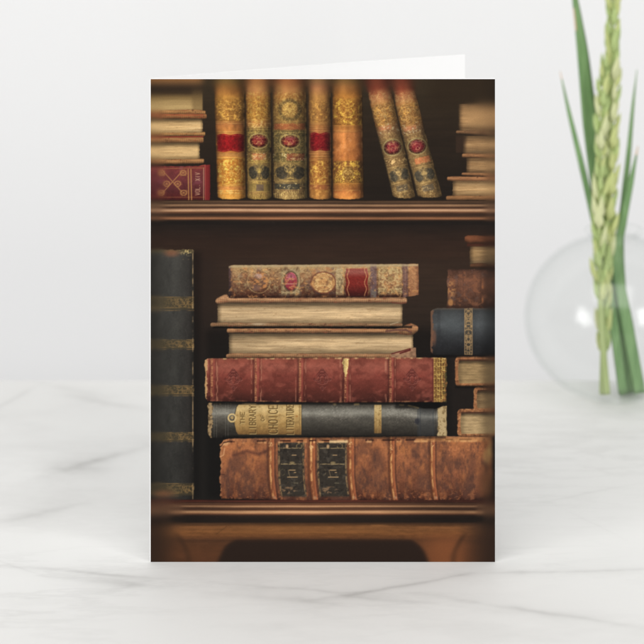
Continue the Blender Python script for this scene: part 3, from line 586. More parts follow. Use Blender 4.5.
# D3 first, then D2 above it
pages(228.4, 413, 334, 355, ID_D3, (188, 156, 114), 420, shade=.55)
board([(225.6, 354.6), (232, 353.6), (416, 354.4)], [(225.6, 358.6), (416, 358.8)], ID_D3, (184, 136, 96), 421)
w = Win(390, 343, 420, 360); X, Y = w.X, w.Y; w.C = c3(150, 110, 84)*(1+.2*fbm(X/3, Y/1.5, 422, 3))[..., None]
w.p(seg(X, Y, [(391, 354.2), (398, 352.4), (409.5, 349), (410, 350.6), (400, 353.8)], .7), c3(96, 26, 26)); w.p(seg(X, Y, [(392, 352.6), (401, 349.8), (409, 348.4)], .3), c3(214, 176, 130), .8)
w.put(aa(Y-(354-(X-391)*.28))*aa(415.8-X)*aa(X-391)*aa(Y-348.2), ID_D3)
board([(226.4, 329), (300, 328.6), (394, 329.4), (404, 326), (411, 323.6), (418, 327)], [(226.4, 333.4), (300, 333.6), (394, 333.8), (406, 335.6), (413, 335), (418, 331.6)], ID_D3, (196, 142, 98), 424)
w = Win(384, 325, 416, 336); X, Y = w.X, w.Y; w.fill(c3(96, 60, 56)); w.put(.8*seg(X, Y, [(386, 331.6), (396, 330.4), (406, 330.6), (411, 333)], .9, .5), 0)
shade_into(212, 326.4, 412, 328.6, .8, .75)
pages(217, 402.2, 303.4, 324.6, ID_D2, (198, 164, 120), 430, shade=.55)
board([(209.8, 323.4), (216, 323), (402.4, 324)], [(209.8, 327.4), (216, 327.2), (402.4, 327)], ID_D2, (172, 134, 98), 431, True, .6)
w = Win(244, 322, 400, 328); w.fill(c3(206, 184, 152)); w.put(.6*(ell(w.X, w.Y, 258, 324.6, 7, 1.1, .8)+seg(w.X, w.Y, [(390, 325), (398, 322.8)], .4)), 0)
board([(215, 299.6), (220, 296.6), (226, 294.4), (229, 297.6), (404, 297.4), (406.8, 298.6)], [(215, 303.6), (219, 304.6), (228, 303.4), (392, 303.4), (402, 304.6), (406.8, 303.6)], ID_D2, (206, 154, 112), 432)
w = Win(384, 300, 408, 306); w.fill(c3(120, 60, 44)); w.put(.7*seg(w.X, w.Y, [(392, 303), (400, 303.8), (406, 303)], .6, .4), 0)
lying(228.2, 418.4, [(228, 266.4), (232, 265.4), (418, 264.2)], [(228, 298.4), (405, 297.6), (418, 295.4)], ID_D1, 400, D1P, put_D1, .3, .3)
shade_into(230, 298, 404, 299, .6, .3)

# D5 dark book (painted before the red one that rests on it)
ID_D5 = reg('printed_book', 'printed dark grey book with a gold title label lying under the red book')
def put_D5(w, X, Y, k):
    s = 440
    w.mul(1+.10*fbm(X/8, Y/3, s, 4)+.08*fbm(X/1.1, Y/1.1, s+1, 3))
    sp = sm(.42, .62, fbm(X/1.3, Y/1.1, s+2, 2)); w.p(sp*band(k, .3, .2, .15)*sm(308, 326, X)*sm(376, 330, X), c3(176, 172, 164), .4); w.p(sp*band(k, .3, .25, .15)*pair(X, 386, 416), c3(160, 156, 150), .3)
    w.h(.9*filigree(X-399, Y, s+3, 2.6, .2)*pair(X, 386, 412)*band(k, .4, .36, .1)); w.h(.5*filigree(X, Y, s+4, 2.6, .2, False)*pair(X, 212, 236))
    for xx in (417.5, 420, 433, 435): w.p(band(X, xx, .28), c3(46, 52, 62), .7); w.h(-.5*band(X, xx, .4))
    w.p(pair(X, 418, 434), c3(60, 68, 80), .35); w.p(ell(X, Y, 417, 422, 2.5, 3, 1), c3(40, 42, 56), .7)
    for xx in (213.5, 216, 225, 227.5): w.p(band(X, xx, .25), c3(140, 142, 138), .35)
    # gold label with rounded left end
    le = 236.5-2.6*np.sin(np.clip(k, 0, 1)*math.pi*1.0)**2+2.4*sm(.8, 1, k)+2*sm(.15, 0, k)
    m = sm(-.35, .35, X-le)*sm(-.35, .35, 301-X)*sm(.03, .06, k)*sm(.93, .89, k)
    gc = ramp(k, [(0, (170, 138, 84)), (.15, (212, 180, 118)), (.35, (198, 160, 96)), (.65, (168, 130, 72)), (.9, (124, 90, 46))])
    w.p(sm(-1.4, -.4, X-le)*sm(-.35, .35, 301.6-X)*sm(.0, .04, k), c3(44, 40, 34), .6)
    w.C += (gc*(1+.10*fbm(X/3, Y/3, s+5, 4)+.05*fbm(X, Y, s+6, 2))[..., None]-w.C)*m[..., None]
    w.p(ring(X, Y, 231.5, 418.6, 3.7, 3.7, .75), c3(222, 188, 122), .95); w.p(pair(X, 229.6, 233.6)*band(Y, 422.6, .5), c3(214, 180, 110), .9); w.p(ell(X, Y, 231.5, 418.4, 1.6, 1.8), c3(196, 160, 96), .8)
    tx = text_up(X, Y, 'THE', 241.8, 418, 4.3, 4.0, .36)
    tx = np.maximum(tx, text_up(X, Y, 'LIBRARY', 252, 419.4, 4.1, 6.2, .42)); tx = np.maximum(tx, text_up(X, Y, 'OF', 262.2, 418, 3.6, 3.2, .32))
    tx = np.maximum(tx, text_up(X, Y, 'CHOICE', 272.6, 419.2, 4.9, 8.4, .48)); tx = np.maximum(tx, text_up(X, Y, 'LITERATURE', 289.6, 419.4, 3.0, 7.0, .4))
    w.p(tx, c3(74, 54, 26), .82); w.p(np.roll(tx, (2, 1), (0, 1))*(1-tx), c3(246, 222, 150), .4)
    w.p(m*band(X, 299.2, .3), c3(110, 80, 40), .6); w.p(m*sm(.45, .8, fbm(X/4, Y/4, s+8, 4)), c3(150, 112, 56), .45); w.p(ell(X, Y, 296.3, 417, 1.2, 1, .5), c3(170, 110, 50), .8)
    # gold band
    m = pair(X, 374, 381.2)*sm(.03, .07, k)*sm(.9, .86, k); w.p(m, gc, .95); w.p(m*sm(.3, .7, fbm(X/1.2, Y/1.6, s+9, 3)), c3(120, 90, 44), .6); w.p(m*band(X, 377.6, .3)*np.sin(Y*3)**2, c3(250, 226, 160), .5)
    # worn ends
    e = sm(-.6, .6, X-(437.4+fbm(Y/2.5, X*0, s+10, 3)*.8)); w.p(e, c3(190, 164, 118)*1.0); w.p(e*sm(.1, .6, fbm(X/1.6, Y/2, s+11, 4)), c3(120, 96, 60), .75); w.p(e*sm(445, 448, X), c3(84, 64, 40), .6)
    e = sm(.6, -.6, X-(211.6+fbm(Y/2.5, X*0, s+12, 3)*1.1)); w.p(e, c3(172, 140, 96), .9); w.p(e*sm(.2, .6, fbm(X/1.3, Y/1.7, s+13, 3)), c3(80, 62, 42), .7)
    w.relief(.15)
    w.p(band(k, .03, .03, .02)*sm(0, .5, fbm(X/7, X*0, s+15, 3)), c3(178, 150, 100), .8); w.p(scratches(w, 90, s+14, (212, 404, 437, 438), (1, 6), .12, 0), c3(170, 170, 164), .25)
lying(207.6, 446.8, [(207, 403.6), (395, 403.8), (408, 405), (424, 409), (436, 409.4), (443, 406.6), (447, 406.8)], [(207, 434), (210, 438.4), (340, 438.6), (447, 437.4)], ID_D5, 440,
   [(0, (50, 45, 40)), (.08, (76, 73, 68)), (.2, (118, 117, 112)), (.3, (136, 135, 129)), (.45, (86, 83, 78)), (.7, (62, 59, 54)), (.9, (44, 40, 36)), (1, (28, 26, 24))], put_D5, .8, .7)
shade_into(395, 402, 440, 409, 1.6, .55)
# D4 red book
ID_D4 = reg('printed_book', 'printed wide red book with raised bands in the centre stack')
def put_D4(w, X, Y, k):
    s = 460
    w.mul(1+.10*fbm(X/9, Y/5, s, 4)+.05*fbm(X/1.2, Y/1.2, s+1, 3))
    w.p(sm(.0, .9, fbm(X/10, Y/7, s+2, 4)), c3(172, 88, 74), .5); w.p(sm(-.1, .9, fbm(X/9+4, Y/8, s+3, 4)), c3(96, 40, 32), .5)
    for c in (211.4, 255.4, 299.8, 345.2, 390.4):
        hh = band(X, c, 2.0, 1.2); w.h(hh*4.2*(1 if c > 215 else .6)); w.p(band(X, c+4.2, 1.4, 1.4), c3(84, 34, 28), .35)
        w.p(band(X, c+.1, 2.2, .8), c3(120, 50, 44), .5)
        w.p(band(X, c-.2, 1.25, .5)*np.clip(.75+fbm(X/1.5, Y/2, s+int(c), 3), 0, 1)*(.55+.45*np.sin(Y*2*math.pi/1.7)), c3(230, 166, 104), .85)
        for o in (-4.4, 4.6, -5.4 if c > 300 else 5.6): w.p(band(X, c+o, .26)*np.clip(.35+fbm(X*0, Y/4, s+int(c)+int(o), 3), 0, 1), c3(216, 150, 118), .75); w.h(-.4*band(X, c+o, .4))
    for cx in (232.6, 321.6, 411.6):
        r = (np.abs(X-cx)/9+np.abs(Y-380)/11.5); f = filigree(X-cx, Y, s+5, 3.0, .24)*sm(1.08, .92, r)
        w.h(-f*1.2); w.p(f, c3(84, 30, 28), .75); w.p(np.roll(f, (1, 1), (0, 1))*(1-f), c3(206, 140, 128), .5)
        w.p(sm(.08, .02, np.abs(r-1)), c3(96, 36, 34), .25)
    # peeled cream patch on the fourth band
    n = fbm(X/1.6, Y/2, s+7, 3); m = sm(-.2, .3, 3.4-1.6*sm(363, 372, Y)-1.4*sm(372, 378, Y)-np.abs(X-345.2)+n*1.2)*sm(381, 376, Y)*sm(358, 360, Y)
    w.p(m, c3(226, 196, 120), .95); w.p(m*sm(.2, .6, n), c3(180, 136, 70), .6)
    # gilt lattice at the right end
    e = sm(-.4, .4, X-433.6); w.p(e, c3(176, 132, 58), .95)
    lat = np.maximum(np.exp(-(np.sin((Y-359)*2*math.pi/8)/.35)**2)*sm(.3, -.1, np.sin(X*2*math.pi/5)), np.exp(-(np.sin(X*2*math.pi/5.2)/.3)**2)); lat = np.maximum(lat, filigree(X, Y, s+8, 1.8, .14, False)*.7)
    w.p(e*(1-lat), c3(84, 52, 28), .75); w.p(e*lat*np.clip(.7+fbm(X/2, Y/2, s+9, 3), 0, 1), c3(236, 200, 104), .8); w.p(e*sm(0.15, .6, fbm(X/2+3, Y/3, s+10, 3))*sm(439, 446, X), c3(150, 90, 50), .8)
    w.p(sm(441, 446.5, X)*sm(.3, .6, fbm(X/3, Y/3, s+20, 2)), c3(60, 60, 36), .8)
    w.p(band(X, 432.6, .4), c3(90, 36, 30), .8)
    e = sm(.5, -.5, X-(206.4+fbm(Y/2, X*0, s+11, 3)*.9)); w.p(e, c3(206, 160, 104), .9)
    w.p(sm(.05, 0, k)*np.clip(.2+1.2*fbm(X/4, X*0, s+12, 4), 0, 1), c3(240, 196, 130), .9); w.p(sm(.955, .98, k)*np.clip(.1+fbm(X/5, X*0, s+13, 4), 0, 1), c3(196, 140, 90), .6)
    sc = scratches(w, 120, s+14, (208, 360, 432, 402), (.8, 5), .13); w.p(sc, c3(226, 160, 130), .35); w.p(scratches(w, 90, s+15, (208, 360, 432, 402), (.8, 5), .13), c3(70, 26, 24), .4)
    
    w.relief(.14, -.7, -.5)
lying(204.4, 446.6, [(204, 361), (207, 358.9), (440, 358), (447, 358.6)], [(204, 397), (207, 402), (330, 403.4), (447, 402.8)], ID_D4, 460,
   [(0, (136, 74, 56)), (.06, (150, 72, 58)), (.18, (160, 82, 68)), (.4, (136, 60, 50)), (.7, (108, 46, 37)), (.9, (78, 34, 27)), (1, (60, 24, 20))], put_D4, .9, .8)
shade_into(212, 402.8, 440, 405.4, .8, .45)
# D6 thick brown leather book
ID_D6 = reg('printed_book', 'printed thick brown leather book with two black labels at the bottom of the centre stack')
def put_D6(w, X, Y, k):
    s = 480; bend = 5*np.clip(k-.45, 0, 1)**2*2.2; Xb = X-bend
    w.mul(1+.12*fbm(X/7, Y/6, s, 5)+.10*fbm(X/1.4, Y/1.4, s+1, 3))
    w.p(sm(-.3, .8, fbm(X/13, Y/22, s+2, 5)), c3(104, 66, 52), .7); w.p(sm(-.3, .9, fbm(X/4.5, Y/9, s+3, 5, .65)), c3(196, 116, 62), .5); w.p(sm(-.2, .9, fbm(X/3.6+7, Y/8, s+4, 5, .68)), c3(82, 54, 48), .62)
    w.p(seg(X, Y, [(233, 456), (246, 452), (258, 455), (268, 451)], 1.6, 2), c3(86, 50, 42), .7); w.p(sm(.3, .7, fbm(X/3+7, Y/2, s+24, 4, .65))*sm(.75, .95, k), c3(196, 120, 72), .5)
    for i, (c, ww) in enumerate([(270.6, 2.4), (311.4, 2.6), (350.6, 2.4), (391.6, 2.2), (432.2, 2.0)]):
        hh = band(Xb, c, ww, 1.4); w.h(hh*3.2)
        w.p(band(Xb, c, ww+.6, .8), c3(150, 78, 44), .75)
        w.p(band(Xb, c-.6, ww*.42, .8)*np.clip(.6+1.0*fbm(X/2, Y/4, s+10+i, 4), 0, 1)*(1-.35*k), c3(255, 184, 108), .95)
        w.p(band(Xb, c+ww+1.4, .8, .7), c3(70, 40, 32), .55); w.p(band(Xb, c-ww-1.4, .6, .7), c3(78, 46, 36), .45)
        w.p(ell(X, Y, c-.5, 445+i % 2*3, 2, 3, 1)*sm(0, .4, fbm(X, Y, s+30, 2)), c3(252, 200, 140), .8)
        w.p(ell(Xb, Y, c+.5, 498.5, 1.6, 1.4, .8), c3(190, 150, 120), .5)
    for x0, x1 in ((277.4, 304), (316.6, 346.6)):
        j = fbm(X/2, Y/2, s+16, 3)*.35; m = sm(-.35, .35, Xb-x0+j)*sm(-.35, .35, x1-Xb+j)*sm(.07, .09, k)*sm(.97, .92, k)
        w.p(m, c3(56, 50, 44)*1.0); w.p(m*sm(.1, .7, fbm(X/4, Y/3, s+17, 4)), c3(84, 78, 70), .6); w.p(m*sm(.35, .7, fbm(X/2, Y/2, s+18, 4)), c3(34, 30, 28), .6)
        n = np.clip(.72+1.0*fbm(X/2.2, Y/2.6, s+19, 3), 0, 1)
        f = np.maximum(band(Xb, x0+1, 1.0), band(Xb, x1-1, .8))*.9; w.p(f*m*n, c3(186, 140, 88), .7)
        w.p(m*band(Y, 442.6, .35)*n, c3(206, 170, 106), .8)
        for yy, a in ((449, .8), (465, .9)): w.p(m*band(Y, yy+.3*vn(X/2, Y*0, 5), .3)*np.clip(n+.2, 0, 1)*pair(Xb, x0+2.5, x1-2.5), c3(210, 180, 124), a)
        cx = (x0+x1)/2
        w.p(m*ell(Xb, Y, cx-4, 447.2, 1.3, 1.8, .8), c3(232, 180, 126), .8); w.p(m*ring(Xb, Y, cx+8, 447, 2.6, 2.4, .3)*sm(-.2, .3, vn(X, Y, 8)), c3(196, 166, 104), .7)
        w.p(m*ell(Xb, Y, cx+1, 463.6, 2.6, 1.2, .5), c3(150, 130, 88), .8)
        for yy, xa, xb in ((456, 1, 5), (471, -2, 4), (473.4, 3, 4.5), (478, -4, 6), (484, 2, 6)): w.p(m*seg(Xb, Y, [(cx+xa, yy), (cx+xb, yy)], .36), c3(222, 176, 120) if yy < 480 else c3(120, 112, 90), .9)
        w.p(m*ring(Xb, Y, cx-8.5, 473, 2.4, 3, .25)*sm(-.2, .3, vn(X, Y, 7)), c3(140, 128, 92), .5); w.p(m*seg(Xb, Y, [(cx-3, 471), (cx-1.5, 478)], .25), c3(196, 160, 110), .6)
        w.p(m*sm(0, .5, fbm(X/2.6, Y/1.5, s+20, 3))*ell(Xb, Y, cx-4, 491, 8, 3.6, 1), c3(150, 116, 84), .75); w.h(m*.5)
    w.p(ell(X, Y, 487.5, 457, 4.4, 7.5, 2)+ell(X, Y, 490, 449, 2.4, 7, 1.5), c3(206, 160, 92), .6); w.p(sm(474, 490, X)*sm(462, 480, Y), c3(170, 110, 58), .45)
    e = sm(.7, -.7, X-(221.5+fbm(Y/2, X*0, s+21, 4)*1.6-1.4*k)); w.p(e, c3(186, 122, 78), .7); w.p(ell(X, Y, 224.5, 444, 3.6, 2.4, .8)*sm(-.3, .3, fbm(X/1.1, Y/1.1, s+22, 3)), c3(222, 176, 130), .8)
    w.p(seg(X, Y, [(219, 458), (223, 456), (224, 449)], .5), c3(226, 160, 110), .8); w.p(seg(X, Y, [(218.6, 475), (224, 475.6)], .3), c3(66, 36, 28), .8)
    w.p(sm(.03, .0, k)*1.0, c3(170, 110, 70), .7); w.p(band(k, .052, .012, .012)*sm(-.1, .2, fbm(X/6, X*0, s+23, 4)), c3(44, 22, 16), .9); w.p(band(k, .075, .016, .014)*sm(.0, .5, fbm(X/8, X*0, s+25, 4)), c3(236, 170, 110), .75); w.p(pair(X, 329, 348)*band(k, .07, .022, .02), c3(250, 210, 150), .8)
    w.p(pair(X, 416, 492)*band(k, .05, .03, .02), c3(216, 148, 84), .5)
    w.p(scratches(w, 170, s+26, (222, 442, 490, 500), (.8, 6), .14), c3(226, 150, 96), .35); w.p(scratches(w, 150, s+27, (222, 442, 490, 500), (.8, 6), .14), c3(52, 28, 22), .45)
    w.relief(.16, -.8, -.45)
lying(219.6, 492.6, [(218, 446), (221, 444), (223, 440.6), (228, 439.4), (262, 438.6), (447, 437), (493, 437)], [(218, 494), (221, 499.6), (300, 501), (470, 501), (493, 497)], ID_D6, 480,
   [(0, (176, 112, 72)), (.08, (184, 108, 62)), (.25, (172, 100, 60)), (.5, (146, 84, 54)), (.8, (112, 64, 44)), (.97, (74, 36, 26)), (1, (50, 24, 18))], put_D6, 1.4, .6)
shade_into(222, 436.5, 446, 439.4, .7, .4)

# -- right hand stack -----------------------------------------------------------------
ID_E1 = reg('printed_book', 'printed small book with page edges on top of the right hand stack')
pages(469.8, 499, 243.5, 266, ID_E1, (150, 120, 84), 520, soft=.7, shade=.55)
w = Win(466, 242, PX1, 250); w.fill(c3(74, 38, 28)); w.put(.85*band(w.Y, 245, 1.6, .8)*aa(w.X-467), ID_E1)
board([(464.6, 236.6), (468, 235.4), (499, 236.4)], [(464.6, 242), (470, 244), (499, 243.6)], ID_E1, (138, 88, 62), 521, False, .5)
board([(470, 264.4), (478, 263), (499, 265)], [(470, 268), (499, 268.6)], ID_E1, (112, 74, 50), 522, False, .4)
ID_E2 = reg('printed_book', 'printed brown leather book with a worn edge in the right hand stack')
def put_E2(w, X, Y, k):
    w.mul(1+.14*fbm(X/6, Y/6, 530, 5)+.08*fbm(X, Y, 531, 2)); w.p(sm(.2, .6, fbm(X/4, Y/5, 532, 4)), c3(92, 72, 72), .5); w.p(sm(.25, .65, fbm(X/5+5, Y/4, 533, 4)), c3(146, 90, 60), .55)
    w.p(ell(X, Y, 451, 290, 4, 9, 2.5)*sm(-.2, .3, fbm(X/2, Y/2, 534, 3)), c3(190, 130, 76), .75); w.p(ell(X, Y, 450.5, 303, 2.6, 3.6, 1), c3(204, 136, 72), .7); w.p(band(X, 482.6, .9, .7)*np.clip(.5+fbm(X*0, Y/3, 535, 3), 0, 1)*sm(272, 278, Y), c3(196, 118, 70), .85)
    w.h(band(X, 482.6, 2, 1.2)*1.5); w.p(band(X, 463, .3, .5), c3(80, 50, 42), .6); w.p(band(k, .97, .05, .02), c3(60, 36, 28), .7); w.p(scratches(w, 60, 536, (447, 269, 495, 310), (1, 5), .14), c3(180, 120, 84), .35); w.relief(.12)
lying(447, 500, [(446, 269.4), (500, 270)], [(446, 309.4), (500, 309.4)], ID_E2, 530, [(0, (64, 42, 34)), (.06, (94, 60, 46)), (.3, (116, 74, 56)), (.6, (102, 64, 48)), (1, (70, 46, 36))], put_E2, .8, 0)
ID_E3 = reg('printed_book', 'printed slate blue book with a narrow gilt band in the right hand stack')
def put_E3(w, X, Y, k):
    w.mul(1+.08*fbm(X/9, Y/4, 540, 4)+.06*fbm(X, Y, 541, 2)); w.p(np.exp(-((X-484)/7)**2)*band(k, .3, .3, .3), c3(112, 122, 132), .4); w.p(np.exp(-((X-452)/12)**2)*band(k, .3, .25, .3), c3(92, 102, 110), .5)
    m = pair(X, 464.6, 472.2); w.p(m, c3(80, 70, 56), .6); w.p(m*filigree(X-468.4, Y, 542, 2, .22), c3(196, 154, 100), .8); w.p(band(X, 464.6, .3)+band(X, 472.2, .3), c3(190, 150, 100), .8)
    e = sm(.6, -.6, X-(432.6+fbm(Y/3, X*0, 543, 3)*1.2)); w.p(e, c3(124, 84, 62), .85); w.p(ell(X, Y, 434, 338, 2, 7, 1.5), c3(140, 86, 60), .6)
    for xx in (438, 439.6): w.p(band(X, xx, .25), c3(40, 44, 50), .7)
    w.p(sm(.06, 0, k), c3(110, 96, 84), .5); w.p(scratches(w, 50, 544, (434, 312, 495, 355), (1, 6), .12), c3(140, 146, 150), .3); w.relief(.12)
lying(430.6, 500, [(430, 312), (433, 309.6), (438, 308.6), (500, 308.6)], [(430, 352), (434, 355.6), (500, 355.6)], ID_E3, 540, [(0, (52, 52, 54)), (.1, (60, 63, 68)), (.35, (74, 79, 86)), (.6, (50, 53, 59)), (.85, (36, 37, 42)), (1, (28, 28, 30))], put_E3, .5, 0)
def fore(x0, y0, y1, idn, seed, c=(158, 128, 86)):
    w = Win(x0-2, y0-2, PX1, y1+2); X, Y = w.X, w.Y; k = (Y-y0)/(y1-y0)
    d = np.minimum(np.minimum(Y-y0, y1-Y), 99); cr = 5.0
    l = x0+np.where(Y < y0+cr, cr-np.sqrt(np.clip(cr*cr-(y0+cr-Y)**2, 0, None)), 0)*.7+np.where(Y > y1-cr, cr-np.sqrt(np.clip(cr*cr-(Y-y1+cr)**2, 0, None)), 0)*.7+fbm(Y/2, Y*0, seed, 3)*.3
    w.C = c3(164, 104, 64)*(1+.2*fbm(X/2.5, Y/2.5, seed+1, 4))[..., None]*np.ones(X.shape+(3,)); w.p(sm(.2, .6, fbm(X/2, Y/2, seed+2, 4)), c3(96, 56, 36), .6); w.p(sm(.4, .7, fbm(X/2+7, Y/2, seed+22, 4)), c3(216, 160, 104), .5)
    inn = sm(-.5, .5, X-(x0+4.5+1.5*np.sin(k*math.pi)*-1))*sm(-.5, .5, Y-(y0+4.4))*sm(-.5, .5, y1-3-Y)
    pg = c3(*c)*(1+.12*fbm(X/18, Y/.6, seed+3, 4)+.08*fbm(X/5, Y/2, seed+4, 3))[..., None]
    w.p(inn, pg); w.mul(1-.5*inn*sm(y0+9, y0+4.4, Y)-.2*inn*sm(x0+9, x0+4, X)); w.p(sm(-.5, .5, X-x0-4)*band(Y, y0+3.8, .8, .5), c3(60, 34, 24), .8)
    w.mul(1-.45*sm(y1-2.5, y1, Y))
    w.put(aa(X-l)*aa(Y-y0+fbm(X/2, X*0, seed+5, 3)*.3)*aa(y1-Y), idn)
ID_E4 = reg('printed_book', 'printed worn book with tan page edges just under the slate blue book')
ID_E5 = reg('printed_book', 'printed short worn book set back between two others on the right')
ID_E6 = reg('printed_book', 'printed worn book lying on the right end of the thick brown book')
fore(455, 357, 387, ID_E4, 560); fore(473.6, 387.4, 412, ID_E5, 570, (150, 120, 82)); fore(457.4, 409.6, 437.6, ID_E6, 580, (178, 148, 104))
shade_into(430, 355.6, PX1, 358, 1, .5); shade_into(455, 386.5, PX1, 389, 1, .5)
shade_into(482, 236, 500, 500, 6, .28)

# the centre stack is drawn in quieter colours than the gilt row above it
w = Win(200, 256, 494, 506); f = (sm(256, 264, w.Y)*sm(506, 500, w.Y))[..., None]; A = INK[w.sl]; L = A.mean(-1, keepdims=True)
INK[w.sl] = A+f*(L+(A-L)*.86-A)
# -- the picture's own soft focus towards its edges ---------------------------------------
B1, B2 = gblur(INK, 1.5), gblur(INK, 4.0)
X, Y = GX, GY
m = np.maximum.reduce([sm(98, 80, Y), sm(176, 150, X)*.5, sm(455, 488, X)*sm(150, 110, Y), sm(476, 495, X)*.5, sm(528, 562, Y)*.5, sm(470, 490, X)*sm(440, 500, Y), sm(192, 160, X)*sm(480, 510, Y)])
m1 = sm(.03, .45, m)[..., None]; m2 = sm(.45, 1.05, m)[..., None]
INK = (INK*(1-m1)+B1*m1)*(1-m2)+B2*m2
INK *= (1-.10*sm(478, 495, X)-.06*sm(172, 150, X))[..., None]
INK = gblur(INK, .28)
lum = INK.mean(-1, keepdims=True); INK = (lum+(INK-lum)*.90)*np.array([1.0, .975, .925]); INK = INK+.10*(INK-.32)*np.clip(1-np.abs(INK-.45)*1.6, 0, 1)
INK *= (1+.018*np.random.RandomState(5).randn(NH, NW))[..., None]
INK = np.clip(INK, .02, 1)
# ---------------------------------------------------------------------------
# THE CARD
# ---------------------------------------------------------------------------
pm = NT('white_card_stock'); n = pm.n('ShaderNodeTexNoise', _Scale=2500.0, _Detail=3.0); pm.l(pm.mix(n.outputs[0], (.86, .86, .86), (.885, .885, .885)), pm.b.inputs['Base Color'])
bp = pm.n('ShaderNodeBump', _Strength=.08, _Distance=.00005); pm.l(n.outputs[0], bp.inputs['Height']); pm.l(bp.outputs[0], pm.b.inputs['Normal'])
pm.b.inputs['Roughness'].default_value = .75; pm.b.inputs['Specular IOR Level'].default_value = .2
PAPER = pm.m
im = NT('printed_ink'); a = im.n('ShaderNodeAttribute'); a.attribute_name = 'ink'; im.l(a.outputs['Color'], im.b.inputs['Base Color'])
n = im.n('ShaderNodeTexNoise', _Scale=1800.0, _Detail=2.0); bp = im.n('ShaderNodeBump', _Strength=.04, _Distance=.00004); im.l(n.outputs[0], bp.inputs['Height']); im.l(bp.outputs[0], im.b.inputs['Normal'])
im.b.inputs['Roughness'].default_value = .6; im.b.inputs['Specular IOR Level'].default_value = .12
INKMAT = im.m
CARD_W, CARD_H, TH = 345.0, 483.5, 1.0
card = thing('greeting_card', ((150-322)*U, 0, 0), 'folded greeting card printed with a picture of antique books, standing open on white marble', 'card')
org = Vector(card.location)
def panel(name, ang, label=None, crease=0.0):
    """a stiff sheet hinged on the card's left edge, swung back by ang; its front face passes through the hinge line"""
    N = 24; vs = []; fs = []
    for i in range(N+1):
        s = CARD_W*i/N; bow = crease*math.sin(math.pi*i/N)
        for (dn) in (0, TH):
            for z in (0.15, CARD_H):
                yy = s*math.sin(ang)+(dn+bow)*math.cos(ang)+(.0 if ang == 0 else .3); xx = s*math.cos(ang)-(dn+bow)*math.sin(ang)
                vs.append(Vector((xx, yy, z))*U)
    for i in range(N):
        a = i*4; b = a+4
        fs += [(a, b, b+1, a+1), (a+2, a+3, b+3, b+2), (a+1, b+1, b+3, a+3), (a, a+2, b+2, b)]
    fs += [(0, 1, 3, 2), (N*4, N*4+2, N*4+3, N*4+1)]
    o = link(name, vs, fs, PAPER, card)
    if label: o['label'] = label
    return o
front = panel('front_panel', 0.0)
back = panel('back_panel', math.radians(21.4)+0.002, 'blank white back leaf of the card angled away behind the front', 5.0)
# ink areas lie on the face of the front panel
INKK = .83
lin = INKK*np.where(INK <= .04045, INK/12.92, ((INK+.055)/1.055)**2.4)
vid = np.arange(NH*NW).reshape(NH, NW)
cells = IDM[:-1, :-1]
xs = .7+(GX-PX0)*((CARD_W-.7)/(PX1-PX0)); zs = CARD_H-.6-(GY-PY0)*((CARD_H-.75)/(PY1-PY0))
for k, (kind, label) in enumerate(PRINTED, 1):
    ii, jj = np.nonzero(cells == k)
    if len(ii) == 0: continue
    q = np.stack([vid[ii+1, jj], vid[ii+1, jj+1], vid[ii, jj+1], vid[ii, jj]], 1)
    uq, inv = np.unique(q.ravel(), return_inverse=True); nv, nf = len(uq), len(q)
    me = bpy.data.meshes.new(kind)
    me.vertices.add(nv); co = np.zeros((nv, 3), np.float32); co[:, 0] = xs.ravel()[uq]*U; co[:, 1] = -.12*U; co[:, 2] = zs.ravel()[uq]*U
    me.vertices.foreach_set('co', co.ravel())
    me.loops.add(nf*4); me.loops.foreach_set('vertex_index', inv.ravel().astype(np.int32))
    me.polygons.add(nf); me.polygons.foreach_set('loop_start', np.arange(0, nf*4, 4, dtype=np.int32))
    me.update(calc_edges=True)
    at_ = me.attributes.new('ink', 'FLOAT_COLOR', 'POINT')
    rgba = np.ones((nv, 4), np.float32); rgba[:, :3] = lin.reshape(-1, 3)[uq]
    at_.data.foreach_set('color', rgba.ravel())
    me.materials.append(INKMAT); me.validate()
    o = bpy.data.objects.new(kind, me); COL.objects.link(o); o.parent = front; o['label'] = label

# ---------------------------------------------------------------------------
# THE VASE AND WHAT STANDS IN IT
# ---------------------------------------------------------------------------
YV = 541.0; KV = (DC+YV)/DC
VX = (614-322)*KV
gm = NT('clear_glass'); t = gm.t; t.nodes.remove(gm.b)
lwt = gm.n('ShaderNodeLayerWeight', _Blend=.5); fp = gm.math('POWER', lwt.outputs['Facing'], 4.5); fr = gm.math('ADD', gm.math('MULTIPLY', fp, .32), .022); tr = gm.n('ShaderNodeBsdfTransparent'); tr.inputs[0].default_value = (.985, .99, .988, 1); gm.l(gm.mix(gm.math('POWER', lwt.outputs['Facing'], 5.0), (.99, .993, .99), (.91, .92, .915)), tr.inputs[0])
gl = gm.n("ShaderNodeBsdfGlossy", _Roughness=.16); gl.inputs[0].default_value = (.92, .93, .93, 1)
mx = gm.n('ShaderNodeMixShader'); gm.l(fr, mx.inputs[0]); gm.l(tr.outputs[0], mx.inputs[1]); gm.l(gl.outputs[0], mx.inputs[2]); gm.l(mx.outputs[0], gm.out.inputs[0])
GLASS = gm.m
def lathe(prof, N=96):
    vs = []; fs = []
    for (r, z) in prof:
        for i in range(N):
            a = 2*math.pi*i/N; vs.append(Vector((r*math.cos(a), r*math.sin(a), z))*U)
    for j in range(len(prof)-1):
        for i in range(N): fs.append((j*N+i, j*N+(i+1) % N, (j+1)*N+(i+1) % N, (j+1)*N+i))
    fs.append(tuple(range(N))); k = (len(prof)-1)*N; fs.append(tuple(range(k, k+N)))
    return vs, fs
R0, RZ, ZC = 106.0, 97.0, 97.5
outer = []; inner = []
for i in range(49):
    a = math.radians(-74 + (74+75)*i/48)
    outer.append((R0*math.cos(a), ZC+RZ*math.sin(a)))
o0 = outer[0]
